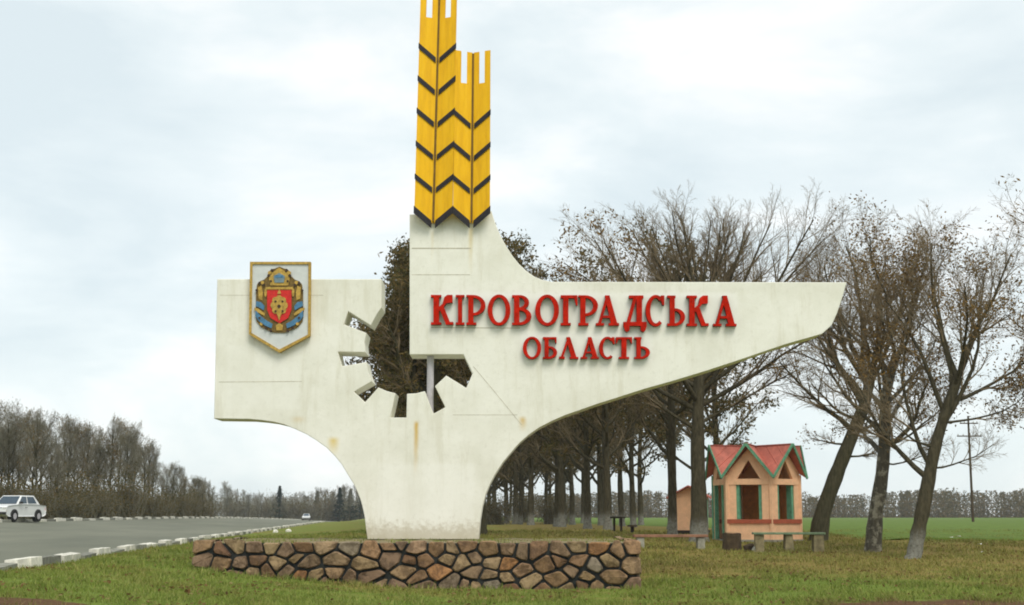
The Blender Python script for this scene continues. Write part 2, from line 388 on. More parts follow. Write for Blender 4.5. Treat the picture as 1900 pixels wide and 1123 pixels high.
def axis(pts):
    out = []
    for a, b2, st in pts: out += list(np.arange(a, b2, st))
    return out + [pts[-1][1]]
svals = [-900, -400, -200, -120, -80, -60, -45, -35, -28, -22, -18, -14, -12] + [-RW - .3, -RW, -6, -3, 0, 0.3] + axis([(0.8, 14, 0.6), (14, 40, 1.3), (40, 80, 5), (80, 200, 20), (200, 1000, 200)])
dvals = axis([(-30, 14, 4), (14, 60, 0.7), (60, 90, 2), (90, 200, 8), (200, 600, 25), (600, 1500, 150)])
V = [(xn(D)+s if True else 0, D, gz(xn(D)+s + (1e-6 if s >= 0 else -1e-6 if s <= -RW else 0), D)) for D in dvals for s in svals]
ns = len(svals); F = [(j*ns+i, j*ns+i+1, (j+1)*ns+i+1, (j+1)*ns+i) for j in range(len(dvals)-1) for i in range(ns-1)]
gme = np_mesh('ground', V, F, True); tag(link('ground', gme, mG), kind='structure')
rs = [-RW, -6.5, -3.2, 0]; rd = axis([(-30, 20, 10), (20, 90, 4), (90, 600, 15), (600, 1500, 150)])
V = [(xn(D)+s, D, road_z(s, D)) for D in rd for s in rs]
F = [(j*4+i, j*4+i+1, (j+1)*4+i+1, (j+1)*4+i) for j in range(len(rd)-1) for i in range(3)]
tag(link('road', np_mesh('road', V, F, True), mRoad), kind='structure')
# field of young winter crop beyond the trees on the right
fs = [0] + axis([(1.2, 14, 1.3), (14, 54, 5), (54, 174, 20), (174, 974, 200)]); fd = axis([(54, 60, .7), (60, 90, 2), (90, 200, 8), (200, 475, 25)])
V = []
for j, D in enumerate(fd):
    for i, s in enumerate(fs):
        x = xn(D) + 26.4 + s; dd = D + (0.5*mnoise.noise((x*.4, 3, 1)) + 1.0 - 0.09*s if j == 0 and s < 40 else 0); xx = x + (0.5*mnoise.noise((D*.3, 1, 7)) if i == 0 else 0)
        V.append((xx, dd, gz(xx, dd) + (0.0 if (i == 0 or j == 0) else 0.07)))
nf = len(fs); F = [(j*nf+i, j*nf+i+1, (j+1)*nf+i+1, (j+1)*nf+i) for j in range(len(fd)-1) for i in range(nf-1)]
tag(link('crop_field', np_mesh('crop_field', V, F, True), mField), kind='structure')

# kerbs: every block its own piece, whitewashed and bare in turn
def kerb(s0, s1, D0, D1, step, seed):
    rng = random.Random(seed)
    k = tag(empty('kerb', (xn(D0)+s0, D0, road_z(min(0, s0), D0))), kind='structure')
    D = D0; i = 0
    me = {}
    while D < D1:
        L = step*(0.92 if i % 2 else 0.96); Dm = D + L/2; sc_ = (s0+s1)/2
        z0 = road_z(max(-RW, min(0, sc_)), Dm); z1 = road_z(max(-RW, min(0, sc_)), Dm+1)
        kind = i % 2; key = (kind, i % 6)
        if key not in me:
            mb = MB(); h = (0.15 if kind == 0 else 0.11) + rng.uniform(-.04, .03); wd = abs(s1-s0)
            for q in range(2):        # two cast stones to a painted length, with an open joint
                y0 = -L/2 + q*L/2 + .012; y1 = y0 + L/2 - .024; dh = rng.uniform(-.02, .02); dx = rng.uniform(-.02, .02)
                c8 = [(-wd/2+dx, y0, -.25), (wd/2+dx, y0, -.25), (wd/2+dx, y1, -.25), (-wd/2+dx, y1, -.25)]
                t8 = [(-wd/2+dx+.02, y0+.015, h+dh), (wd/2+dx-.02, y0+.015, h+dh-.01), (wd/2+dx-.02, y1-.015, h+dh), (-wd/2+dx+.02, y1-.015, h+dh+.01)]
                mb.hull8(c8 + t8)
            m = bpy.data.meshes.new('kerb_stone'); m.from_pydata(mb.v, [], mb.f); m.materials.append(mWhitewash if kind == 0 else mKerbGrey)
            me[key] = m
        o = link('kerb_stone', me[key], None, k)
        o.location = Vector((xn(Dm)+sc_ + rng.uniform(-.03, .03), Dm, z0)) - k.location
        o.rotation_euler = (math.atan(z1-z0), rng.uniform(-.09, .09), math.atan(.1023) + rng.uniform(-.035, .035))
        D += step*0.995; i += 1
kerb(0.02, 0.30, 20.0, 240, 2.05, 3)
kerb(-RW-.27, -RW-.02, 60, 420, 2.35, 4)

# ------------------------------------------------------------------ stone plinth
ZP = P(785, 1000, YM).z
PX0, PX1, PY0, PY1 = P(357, 1005, 31.7).x, P(1189, 1005, 31.7).x, 31.7, 37.6
pl = tag(empty('stone_plinth', ((PX0+PX1)/2, PY0, 0)), 'low rubble stone plinth with dark joints carrying the white monument', 'plinth')
mb = MB(); mb.box(PX0+.09, PX1-.09, PY0+.09, PY1-.09, -.5, ZP-.05); mb.build('mortar_core', mMortar, pl)
# earth on the top of the plinth
mb = MB(); rng = random.Random(8); nx, ny = 36, 14
V = [(PX0+.12+(PX1-PX0-.24)*i/nx, PY0+.12+(PY1-PY0-.24)*j/ny, ZP-.03 + (0.05*mnoise.noise((i*.7, j*.7, 2)) if 0 < i < nx and 0 < j < ny else -.03)) for j in range(ny+1) for i in range(nx+1)]
mb.add(V, [(j*(nx+1)+i, j*(nx+1)+i+1, (j+1)*(nx+1)+i+1, (j+1)*(nx+1)+i) for j in range(ny) for i in range(nx)])
mb.build('earth_top', mTop, pl, fix=False)

def clip(poly, a, b2, c):      # keep a*x+b*y<=c
    out = []
    for i in range(len(poly)):
        p, q = poly[i], poly[(i+1) % len(poly)]; dp = a*p[0]+b2*p[1]-c; dq = a*q[0]+b2*q[1]-c
        if dp <= 0: out.append(p)
        if (dp < 0 < dq) or (dq < 0 < dp):
            t = dp/(dp-dq); out.append((p[0]+t*(q[0]-p[0]), p[1]+t*(q[1]-p[1])))
    return out
def stones(length, zlo, zhi, cw, rows, place, seed, parent):
    rng = random.Random(seed); pts = []; KX = .55; rows_n = int(math.ceil(rows)); ch = (zhi-zlo)/rows; ncol = int(length/cw)
    for r in range(rows_n):
        for k in range(ncol+1):
            if rng.random() < 0.13: continue
            pts.append(((k + 0.5*(r % 2) + rng.uniform(-.40, .40))*cw, zlo + (r+.5+rng.uniform(-.36, .36))*ch))
    for i, p in enumerate(pts):
        if not (-.1 < p[0] < length+.1): continue
        poly = [(0, zlo), (length, zlo), (length, zhi + rng.uniform(-.045, .03)), (0, zhi + rng.uniform(-.045, .03))]
        g = 0.016 + rng.random()*0.016
        for j, q in enumerate(pts):
            if j == i: continue
            dx, dy = q[0]-p[0], q[1]-p[1]
            if math.hypot(dx, dy) > 1.7: continue
            ax, ay = dx*KX, dy; nn = math.hypot(ax, ay); ax /= nn; ay /= nn      # anisotropic cells: stones lie on their long side
            mxp, myp = (p[0]+q[0])/2, (p[1]+q[1])/2
            poly = clip(poly, ax, ay, ax*mxp+ay*myp - g)
            if len(poly) < 3: break
        if len(poly) < 3: continue
        # knock sharp corners, drop tiny edges
        pp = []
        for a in range(len(poly)):
            if math.dist(poly[a], poly[a-1]) > .05: pp.append(poly[a])
        if len(pp) < 3: continue
        cx = sum(a[0] for a in pp)/len(pp); cy = sum(a[1] for a in pp)/len(pp)
        if max(math.dist(a, (cx, cy)) for a in pp) < .07: continue
        rp = []
        for a in range(len(pp)):
            A, B, C2 = pp[a-1], pp[a], pp[(a+1) % len(pp)]
            rp.append((B[0]*.87+A[0]*.13, B[1]*.87+A[1]*.13)); rp.append((B[0]*.87+C2[0]*.13, B[1]*.87+C2[1]*.13))
        if len(rp) > 12: rp = pp
        m = len(rp); pr = rng.uniform(.015, .085); tilt = (rng.uniform(-.18, .18), rng.uniform(-.2, .2))
        rings = []
        for sc2, dep in ((1.0, -.12), (1.0, pr*.25), (0.86, pr)):
            rings.append([(cx+(a[0]-cx)*sc2, cy+(a[1]-cy)*sc2, dep + ((a[0]-cx)*tilt[0] + (a[1]-cy)*tilt[1] + rng.uniform(-.014, .014) if dep > 0 else 0)) for a in rp])
        vs = [place(*v) for rr in rings for v in rr] + [place(cx, cy, pr + rng.uniform(-.006, .022))]
        fs_ = [(k2*m+a, k2*m+(a+1) % m, (k2+1)*m+(a+1) % m, (k2+1)*m+a) for k2 in range(2) for a in range(m)]
        fs_ += [(2*m+a, 2*m+(a+1) % m, 3*m) for a in range(m)]
        s_ = MB(); s_.add(vs, fs_); s_.build('stone', mStone, parent)
stones(PX1-PX0, -.12, ZP, 0.37, 4, lambda u, z, d: (PX0+u, PY0+.06-d, z), 21, pl)
stones(PY1-PY0-.1, -.12, ZP, 0.46, 4, lambda u, z, d: (PX1-.06+d, PY0+.1+u, z), 22, pl)
stones(PY1-PY0-.1, .1, ZP, 0.46, 3, lambda u, z, d: (PX0+.06-d, PY0+.1+u, z), 23, pl)

# ------------------------------------------------------------------ the monument
mon = tag(empty('entrance_monument', (P(785, 1000, YM).x, YM, ZP-.02)), 'tall white concrete boundary monument with red lettering, gear cut-out and two yellow wheat ears', 'monument')
TH = 1.0
out_px = [(403,518),(708,518),(708,571),(700,582),(688,604),(646,578),(638,602),(680,618),(676,636),(678,654),(627,653),(634,680),(680,672),(683,690),(690,708),
 (657,727),(677,747),(702,719),(718,726),(734,730),(724,775),(754,775),(755,731),(772,730),(788,726),(804,768),(826,756),(807,717),(828,697),(865,720),(877,693),(860,658),
 (760,658),(760,398),(912,392),(916,405),(922,422),(930,440),(940,458),(951,475),(963,490),(977,503),(991,513),(1005,519),(1022,523),
 (1571,524),(1563,552),(1553,582),(1543,604),(1525,620),(1455,640),(1379,666),(1312,688),(1246,708),(1196,722),(1143,739),(1108,750),(1074,762),(1048,771),(1025,781),(1000,794),
 (980,808),(964,822),(950,838),(934,857),(919,880),(909,899),(901,918),(895,941),(891,966),(888,1001),(682,1001),(679,981),(677,962),(674,947),(670,931),(665,917),(656,898),
 (646,882),(634,862),(621,846),(606,831),(588,818),(569,806),(547,796),(527,788),(507,783),(485,780),(462,778),(397,777)]
outline = [P(x, y, YM) for x, y in out_px]
mb = MB()
# triangulate the big concave face with bmesh for clean shading
me = bpy.data.meshes.new('slab'); bm = bmesh.new()
fv = [bm.verts.new(p - mon.location) for p in outline]; bv = [bm.verts.new(p - mon.location + Vector((0, TH, 0))) for p in outline]
nO = len(fv)
bm.faces.new(fv); bm.faces.new(bv[::-1])
for i in range(nO): bm.faces.new((fv[i], bv[i], bv[(i+1) % nO], fv[(i+1) % nO]))
bmesh.ops.recalc_face_normals(bm, faces=bm.faces)
ed = [e_ for e_ in bm.edges if abs(e_.verts[0].co.y) < 1e-4 and abs(e_.verts[1].co.y) < 1e-4]
bmesh.ops.bevel(bm, geom=ed, offset=0.012, segments=1, affect='EDGES')
bmesh.ops.triangulate(bm, faces=[f_ for f_ in bm.faces if len(f_.verts) > 4])
bm.to_mesh(me); bm.free(); link('slab', me, mSlab, mon)

def strip_px(pts, w_px, d0, d1, name, mat, parent):
    mb = MB()
    for (a, b2) in zip(pts[:-1], pts[1:]):
        dx, dy = b2[0]-a[0], b2[1]-a[1]; L = math.hypot(dx, dy); nx_, ny_ = -dy/L*w_px/2, dx/L*w_px/2
        q = [P(a[0]+nx_, a[1]+ny_, YM), P(b2[0]+nx_, b2[1]+ny_, YM), P(b2[0]-nx_, b2[1]-ny_, YM), P(a[0]-nx_, a[1]-ny_, YM)]
        mb.prism(q, d0, d1)
    return mb.build(name, mat, parent)
for pts, wp in (([(764,461),(874,461)],2.0), ([(764,510),(872,510)],1.2), ([(800,608),(965,609)],1.6), ([(406,709),(560,708)],1.0), ([(878,680),(920,730),(968,789)],1.0), ([(408,548),(600,548)],.7), ([(840,770),(960,770)],.8)):
    strip_px(pts, wp, -.003, .004, 'panel_joint', mJoint, mon)
# grey post standing in the gear cut-out
mb = MB(); a = P(797.5, 664, YM); z1 = P(797.5, 653, YM).z; z0 = P(797, 769, YM).z
mb.tube([(a.x, YM+.30, z0), (a.x, YM+.30, z1)], [.085, .085], 12); mb.build('support_post', mSteel, mon, smooth=False)

# wheat ears: folded yellow blades, black chevron bars
def ear(xl_b, xm_b, xr_b, xl_t, xm_t, xr_t, ytop, ybl, ybm, ybr, notchL, notchR, notch_y, bars, bt):
    YE = YM - 0.30; fold = 0.20
    root = P((xl_b+xr_b)/2, ybm, YE); root.y = YE
    mb = MB(); vv = [P(xm_b-1.9, ybm-3, YE), P(xm_b+1.9, ybm-3, YE), P(xm_t+1.6, ytop+2, YE), P(xm_t-1.6, ytop+2, YE)]
    mb.prism(vv, fold-.02, fold+.10)
    # the dark seam between the two blades is the ear's own mesh
    bpar = empty('wheat_ear', Vector((root.x, YE, root.z)) - mon.location); bpar.parent = mon
    seam = mb.build('seam', mSeam, bpar)
    def at(t, side, y):       # t: 0 at outer edge, 1 at the valley
        k = (ybm - y)/(ybm - ytop)
        xo = (xl_b + (xl_t-xl_b)*k) if side < 0 else (xr_b + (xr_t-xr_b)*k)
        xm = (xm_b + (xm_t-xm_b)*k) - side*(-1.1)
        p = P(xo + (xm-xo)*t, y, YE); p.y += fold*t
        return p
    for side, yo, nt_ in ((-1, ybl, notchL), (1, ybr, notchR)):
        mb = MB(); n0, n1 = nt_
        def quad(t0, t1, yb0, yb1, y2):
            a4 = [at(t0, side, yb0), at(t1, side, yb1), at(t1, side, y2), at(t0, side, y2)]
            if side > 0: a4 = a4[::-1]
            mb.prism(a4, 0.0, 0.16)
        low = lambda t: yo + (ybm-yo)*t
        quad(0, n0, low(0), low(n0), ytop); quad(n1, 1, low(n1), low(1), ytop); quad(n0, n1, low(n0), low(n1), notch_y)
        mb.build('blade', mYellow, bpar)
        for (y_o, y_v, bs) in bars:
            if bs not in (0, side): continue
            mb = MB(); yo2 = y_o if side < 0 else y_o + (ybr-ybl)*0.4
            h = bt*(1.5 if y_v > ybm-12 else 1.0)
            q = [at(-.03, side, yo2+h), at(.93, side, y_v+h), at(.93, side, y_v-2), at(-.03, side, yo2-2)]
            if side > 0: q = q[::-1]
            mb.prism(q, -.03, -.002); mb.build('chevron_bar', mBlack, bpar)
ear(768, 803, 839, 781, 815, 848, -28, 384, 411, 384, (.32, .66), (.34, .66), 30,
    [(82,105,0),(142,165,0),(202,225,0),(263,286,0),(324,347,0),(384,409,0)], 8)
ear(840, 874.5, 909, 845, 877.5, 910, 93, 384, 411, 384, (.34, .68), (.34, .66), 152,
    [(205,228,0),(265,288,0),(326,349,0),(384,409,0)], 8)

# letters
def ring(cx, cy, rx, ry, tx, ty, a0, a1, nseg=14):
    o = []; i_ = []
    for k in range(nseg+1):
        a = R_(a0 + (a1-a0)*k/nseg); o.append((cx+rx*math.cos(a), cy+ry*math.sin(a))); i_.append((cx+(rx-tx)*math.cos(a), cy+(ry-ty)*math.sin(a)))
    return o + i_[::-1]
def rc(x0, x1, y0, y1): return [(x0,y0),(x1,y0),(x1,y1),(x0,y1)]
G = {
 'К': [rc(.12,.38,.08,.92), rc(0,.48,.92,1), rc(0,.48,0,.08), [(.38,.46),(.50,.50),(.72,.72),(1.0,.74),(1.0,1.0),(.76,1.0),(.62,.92),(.54,.70),(.38,.60)], [(.42,.50),(.60,.60),(.88,.09),(1.04,.09),(1.04,0),(.70,0)]],
 'І': [rc(.26,.74,.08,.92), rc(0,1,.92,1), rc(0,1,0,.08)],
 'Р': [rc(.06,.34,.08,.96), rc(-.04,.50,0,.08), ring(.32,.655,.68,.345,.25,.09,-90,90), rc(-.04,.33,.93,1)],
 'О': [ring(.5,.5,.5,.52,.21,.10,0,180,20), ring(.5,.5,.5,.52,.21,.10,180,360,20)],
 'В': [rc(.10,.38,.08,.92), rc(0,.40,.92,1), rc(0,.40,0,.08), ring(.38,.755,.50,.245,.24,.08,-90,90), ring(.38,.29,.62,.29,.26,.09,-90,90)],
 'Г': [rc(.14,.46,.08,.91), rc(0,.6,0,.08), rc(0,1,.90,1), [(.80,.90),(1,.90),(1,.66),(.92,.66)]],
 'А': [[(.10,.08),(.24,.08),(.50,.80),(.44,.96)], [(.40,1.0),(.60,1.0),(.94,.08),(.66,.08),(.44,.80)], rc(.20,.74,.25,.33), rc(0,.36,0,.08), rc(.56,1.02,0,.08)],
 'Д': [rc(.24,.86,.92,1), rc(.56,.80,.28,.92), [(.14,.28),(.30,.28),(.56,.92),(.42,.92)], rc(0,1,.17,.28), [(0,.17),(.26,.17),(.26,.05),(.14,0),(.06,.05)], [(.74,.17),(1,.17),(.94,.05),(.86,0),(.74,.05)]],
 'С': [ring(.52,.5,.52,.52,.24,.10,48,308,22), [(.74,.92),(.78,1.0),(.96,1.0),(.96,.68),(.86,.68)]],
 'Ь': [rc(.14,.42,.08,.92), rc(0,.46,.92,1), rc(0,.42,0,.08), ring(.42,.29,.58,.29,.26,.09,-90,90)],
 'Б': [rc(.12,.40,.08,.91), rc(0,.94,.90,1), [(.80,.90),(.94,.90),(.94,.72),(.86,.72)], rc(0,.42,0,.08), ring(.40,.29,.58,.29,.26,.09,-90,90)],
 'Л': [[(.08,.08),(.24,.12),(.50,.80),(.44,.96)], [(.38,1.0),(.58,1.0),(.92,.08),(.64,.08),(.42,.80)], rc(0,.30,0,.10), rc(.56,1.02,0,.08)],
 'Т': [rc(.34,.66,.08,.90), rc(0,1,.90,1), [(0,.90),(.16,.90),(.06,.70),(0,.70)], [(.84,.90),(1,.90),(1,.70),(.94,.70)], rc(.18,.82,0,.08)],
}
LD = 0.15
def letter(ch, x0, x1, y0, y1):
    mb = MB(); rt = P((x0+x1)/2, y1, YM)
    for k, poly in enumerate(G[ch]):
        ar = sum(a[0]*b2[1]-b2[0]*a[1] for a, b2 in zip(poly, poly[1:]+poly[:1]))
        if ar < 0: poly = poly[::-1]
        pts = [P(x0+(x1-x0)*a, y1+(y0-y1)*b2, YM) for a, b2 in poly]
        mb.prism(pts, -LD - .0018*k, -.004 - .0003*k)
    lo = mb.build('letter', mRed, mon); lo.data.materials.append(mRedSide)      # painted faces, returns coloured dark as painted shade
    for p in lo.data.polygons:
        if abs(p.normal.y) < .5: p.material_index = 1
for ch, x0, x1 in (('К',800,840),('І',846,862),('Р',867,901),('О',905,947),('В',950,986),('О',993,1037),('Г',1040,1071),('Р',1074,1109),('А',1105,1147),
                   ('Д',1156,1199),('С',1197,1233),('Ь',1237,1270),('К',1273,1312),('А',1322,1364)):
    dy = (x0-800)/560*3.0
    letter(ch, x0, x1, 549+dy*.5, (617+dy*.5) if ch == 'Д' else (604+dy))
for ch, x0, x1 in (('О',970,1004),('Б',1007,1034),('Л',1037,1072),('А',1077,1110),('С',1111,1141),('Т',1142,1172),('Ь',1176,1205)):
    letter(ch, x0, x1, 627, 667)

# emblem plaque fixed high on the left wing
pq = tag(empty('emblem_plaque', (P(521,570,YM).x, YM-.14, P(521,570,YM).z)), 'pale pentagonal plaque with gold rim and red shield crest on the left wing', 'emblem')
YQ = YM - .005
pent = [(466,488),(578,488),(577,625),(520,656),(464,622)]
def poly_px(mb, pts, d0, d1):
    if sum(a[0]*b2[1]-b2[0]*a[1] for a, b2 in zip(pts, pts[1:]+pts[:1])) > 0: pts = pts[::-1]
    mb.prism([P(x, y, YQ) for x, y in pts], d0, d1)
mb = MB(); poly_px(mb, [(468,490),(576,490),(575,624),(520,653),(466,621)], -.13, -.01); mb.build('backing', mPlaque, pq)
inn = [(470.5,492.5),(574,492.5),(573,622.5),(520,650),(468.5,619)]
mb = MB()
for i in range(5):
    j = (i+1) % 5; mb.prism([P(*p, YQ) for p in (pent[i], pent[j], inn[j], inn[i])], -.165, -.012)
mb.build('rim', mGold, pq)
def crest(name, polys, d0, d1, mat):
    for k, p in enumerate(polys):       # each piece of the relief an object of its own
        mb = MB(); poly_px(mb, p, d0 - .001*k, d1); mb.build(name, mat, pq)
def disc(cx, cy, rx, ry=None, nseg=10): ry = ry or rx; return [(cx+rx*math.cos(2*math.pi*k/nseg), cy+ry*math.sin(2*math.pi*k/nseg)) for k in range(nseg)]
mir = lambda pl_: [(1041-x if x > 0 else x, y) for x, y in pl_]
half = [(520.5,497),(513,500),(506,502),(501,506),(499,514),(492,521),(484,524),(479,530),(477,545),(477,565),(476,585),(478,598),(487,609),(500,615),(511,619),(520.5,619)]
crest('cartouche', [half + mir(half[::-1])[1:-1]], -.16, -.125, mBronze)
crest('shield', [[(498,541),(543,541),(543,577),(537,592),(521,602),(504,592),(498,577)]], -.195, -.155, mShield)
sh = []
for k in range(8):
    a = 2*math.pi*k/8; sh.append(disc(520.5+10*math.cos(a), 569+12*math.sin(a), 6, 7))
crest('wheat_sheaf', sh + [disc(520.5, 569, 8, 11), [(517,548),(524,548),(521,538)], [(516,582),(525,582),(520.5,598)]], -.215, -.19, mGold)
crest('sheaf_centre', [disc(520.5, 571, 3.2), disc(514, 562, 2), disc(527, 562, 2), disc(514, 580, 2), disc(527, 580, 2)], -.232, -.22, mUmber)
crest('crown', [[(504,532),(537,532),(541,514),(533,508),(520.5,499),(508,508),(500,514)], [(495,535),(546,535),(545,539.5),(496,539.5)]], -.185, -.155, mGold)
crest('crown_jewel', [[(512,527),(529,527),(531,515),(520.5,509),(510,515)]], -.205, -.18, mSlate)
crest('crown_band', [[(513,518),(528,518),(528,513.5),(513,513.5)]], -.212, -.20, mBlue)
rib = [[(478,561),(487,563),(493,570),(492,578),(484,573),(477,570)], [(477,578),(486,588),(497,597),(508,603),(506,611),(494,606),(482,597),(476,588)]]
crest('ribbon', rib + [mir(p) for p in rib], -.19, -.155, mBlue)
gl = [[(481,536),(487,532),(490,545),(489,560),(482,556)], [(474,573),(482,575),(494,584),(493,588),(483,583),(475,578)], [(514,606),(520.5,601),(527,606),(526,615),(515,615)], disc(503,509,4), disc(489,527,3.4), disc(495,545,2.5,8), disc(487,603,3)]
crest('scroll', gl + [mir(p) for p in (gl[0], gl[1], gl[3], gl[4], gl[5], gl[6])], -.182, -.157, mGold)
dk = [disc(507,504,2.6), disc(501,514,2.6), disc(484,528,2.6), disc(492,531,2.2), disc(478,541,1.8), disc(505,524,2), disc(484,592,2.0), disc(496,611,2.4), disc(505,616,2.4)]
crest('knob', dk + [mir(p) for p in dk], -.20, -.157, mUmber)

# ------------------------------------------------------------------ trees
def tubes_np(groups):
    """groups: {(npts, sides): [ (pts, rads), ...]} -> verts, quads"""
    VV = []; FF = []; off = 0
    for (npt, sides), lst in groups.items():
        A = np.array([p for p, _ in lst], np.float64); Rr = np.array([r for _, r in lst], np.float64); B = len(lst)
        T = np.empty_like(A); T[:, 1:-1] = A[:, 2:] - A[:, :-2]; T[:, 0] = A[:, 1]-A[:, 0]; T[:, -1] = A[:, -1]-A[:, -2]
        T /= np.linalg.norm(T, axis=2, keepdims=True) + 1e-9
        ref = np.tile(np.array([0.0, 0, 1.0]), (B, 1)); m = np.abs(T[:, 0, 2]) > .8; ref[m] = (1.0, 0, 0); ref = ref[:, None, :]
        a = np.cross(T, ref); a /= np.linalg.norm(a, axis=2, keepdims=True) + 1e-9; b2 = np.cross(T, a)
        an = np.arange(sides)*2*np.pi/sides
        v = A[:, :, None, :] + Rr[:, :, None, None]*(a[:, :, None, :]*np.cos(an)[None, None, :, None] + b2[:, :, None, :]*np.sin(an)[None, None, :, None])
        VV.append(v.reshape(-1, 3))
        idx = np.arange(B*npt*sides).reshape(B, npt, sides) + off
        k2 = (np.arange(sides)+1) % sides
        FF.append(np.stack([idx[:, :-1, :], idx[:, :-1, :][:, :, k2], idx[:, 1:, :][:, :, k2], idx[:, 1:, :]], -1).reshape(-1, 4))
        off += B*npt*sides
    return np.concatenate(VV), np.concatenate(FF)

SEG = {0: 8, 1: 6, 2: 4, 3: 3, 4: 2}
SID = {0: 10, 1: 6, 2: 4, 3: 3, 4: 3}
def gen_tree(seed, trunk, r0, r1, limbs, counts=(8, 7, 5), ratio=(.52, .5, .55), ang=(38, 40, 38), trop=(.10, .10, .06), wob=(.16, .2, .25),
             leaf=0, leafsize=.09, leafmask=0.0, thick=1.0, name='tree', zlim=None):
    rng = random.Random(seed); wood = {}; twig = {}; tips = []
    def put(d, lvl, pts, rads): d.setdefault((len(pts), SID[lvl]), []).append((pts, rads))
    # trunk: smooth path through the given points
    tp = [Vector(p) for p in trunk]; n = len(tp); fine_ = []
    for i in range(n-1):
        p0 = tp[max(i-1, 0)]; p1 = tp[i]; p2 = tp[i+1]; p3 = tp[min(i+2, n-1)]
        for k in range(4):
            t = k/4; fine_.append(0.5*((2*p1) + (p2-p0)*t + (2*p0-5*p1+4*p2-p3)*t*t + (3*p1-p0-3*p2+p3)*t**3))
    fine_.append(tp[-1]); m = len(fine_)
    rad = [r0 + (r1-r0)*(i/(m-1))**.8 for i in range(m)]; rad = [x*(1+rng.uniform(-.07, .09)) for x in rad]; rad[0] *= 1.22
    put(wood, 0, [tuple(p) for p in fine_], rad)
    def branch(p, d, L, r, lvl):
        ns_ = SEG[lvl]; pts = [tuple(p)]; rads = [r]; q = p.copy(); dirs = [d]
        wv = wob[lvl-1] if lvl <= 3 else .25; tv = trop[lvl-1] if lvl <= 3 else .05
        for i in range(ns_):
            d = (d + Vector((rng.gauss(0, wv), rng.gauss(0, wv), rng.gauss(0, wv)*.7 + tv))).normalized()
            q = q + d*(L/ns_); pts.append(tuple(q)); dirs.append(d); rads.append(max(r*(1-.78*(i+1)/ns_), .003))
        put(wood if lvl == 1 else twig, lvl, pts, rads)
        if lvl == 4 or (lvl == 3 and L < .25):
            tips.append((q, d)); return
        cnt = counts[lvl-1]; start = .28 if lvl == 1 else .15
        for j in range(cnt):
            t = start + (1-start)*(j+rng.random())/cnt; fi = min(ns_-1, int(t*ns_)); fr = t*ns_-fi
            a = Vector(pts[fi]); b2 = Vector(pts[fi+1]); pos = a.lerp(b2, fr); dd = dirs[fi+1]
            az = j*2.4 + rng.uniform(-.8, .8); an = R_(ang[lvl-1]*rng.uniform(.6, 1.25))
            pp = dd.cross(Vector((.3, .2, .9))); pp = pp.normalized() if pp.length > 1e-3 else Vector((1, 0, 0)); qq = dd.cross(pp)
            nd = dd*math.cos(an) + (pp*math.cos(az) + qq*math.sin(az))*math.sin(an)
            nl = L*ratio[lvl-1]*(1.1-.5*t)*rng.uniform(.65, 1.2)
            rr = (rads[fi]*(1-fr)+rads[fi+1]*fr)*rng.uniform(.45, .68)
            branch(pos, nd.normalized(), nl, max(rr, .0045*thick), lvl+1)
    for (t, az, an, L, rf) in limbs:
        i = t*(m-1); k = min(m-2, int(i)); pos = fine_[k].lerp(fine_[k+1], i-k); rr = rad[k]
        d = Vector((math.sin(R_(az))*math.sin(R_(an)), math.cos(R_(az))*math.sin(R_(an)), math.cos(R_(an))))
        branch(pos, d, L, rr*rf, 1)
    v, f = tubes_np(wood); mew = np_mesh(name+'_trunk', v, f, True)
    v, f = tubes_np(twig); met = np_mesh(name+'_crown', v, f, False)
    mel = None
    if leaf:
        lv = []; 
        cand = [q for q, d in tips if mnoise.noise((q.x*.45+seed, q.y*.45, q.z*.45)) > leafmask and (zlim is None or zlim(q))]
        if cand:
            for _ in range(leaf):
                q = rng.choice(cand); c_ = q + Vector((rng.gauss(0, .14), rng.gauss(0, .14), rng.gauss(0, .14)))
                a = Vector((rng.gauss(0,1), rng.gauss(0,1), rng.gauss(0,1))).normalized()*leafsize*rng.uniform(.5, 1.2)
                b2 = a.cross(Vector((rng.gauss(0,1), rng.gauss(0,1), rng.gauss(0,1)))).normalized()*leafsize*rng.uniform(.3, .6)
                lv += [tuple(c_-a), tuple(c_+b2), tuple(c_+a*1.1), tuple(c_-b2*.9)]
            mel = np_mesh(name+'_leaves', lv, np.arange(len(lv)).reshape(-1, 4))
    return mew, met, mel

def auto_limbs(seed, nl, t0, t1, an0, an1, L0, L1, rf=(.45, .7), az_bias=None):
    rng = random.Random(seed); out = []
    for i in range(nl):
        k = i/(nl-1) if nl > 1 else 1; az = i*137.5 + rng.uniform(-25, 25)
        out.append((t0+(t1-t0)*k + rng.uniform(-.02, .02) if k < 1 else t1, az, an0+(an1-an0)*k+rng.uniform(-7, 7), (L0+(L1-L0)*k)*rng.uniform(.85, 1.15), rng.uniform(*rf)))
    return [(min(.999, max(.02, t)), a, b2, c_, d) for t, a, b2, c_, d in out]

def plant(meshes, loc, name, label, cat, group=None, rz=0, s=1.0, bark=None, twigm=None, leafm=None, crown_parts=True):
    r = tag(empty(name, loc, rz), label, cat, group); r.scale = (s, s, s)
    w_, t_, l_ = meshes
    for me, nm, mt in ((w_, 'trunk', bark or mBark), (t_, 'crown', twigm or mTwig), (l_, 'leaves', leafm or mLeaf)):
        if me is None: continue
        link(nm, me, mt, r)
    return r
def gpt(px, D, dz=-.05):
    x = P(px, 957, D).x; return Vector((x, D, gz(x, D)+dz))
def loc_path(pxs, D, dys=None):
    """trunk centre-line given as photo points at its own distance, in tree-local metres"""
    b0 = P(*pxs[0], D); out = []
    for i, p in enumerate(pxs):
        q = P(*p, D) - b0; q.y = (dys[i] if dys else 0); out.append(q)
    return out

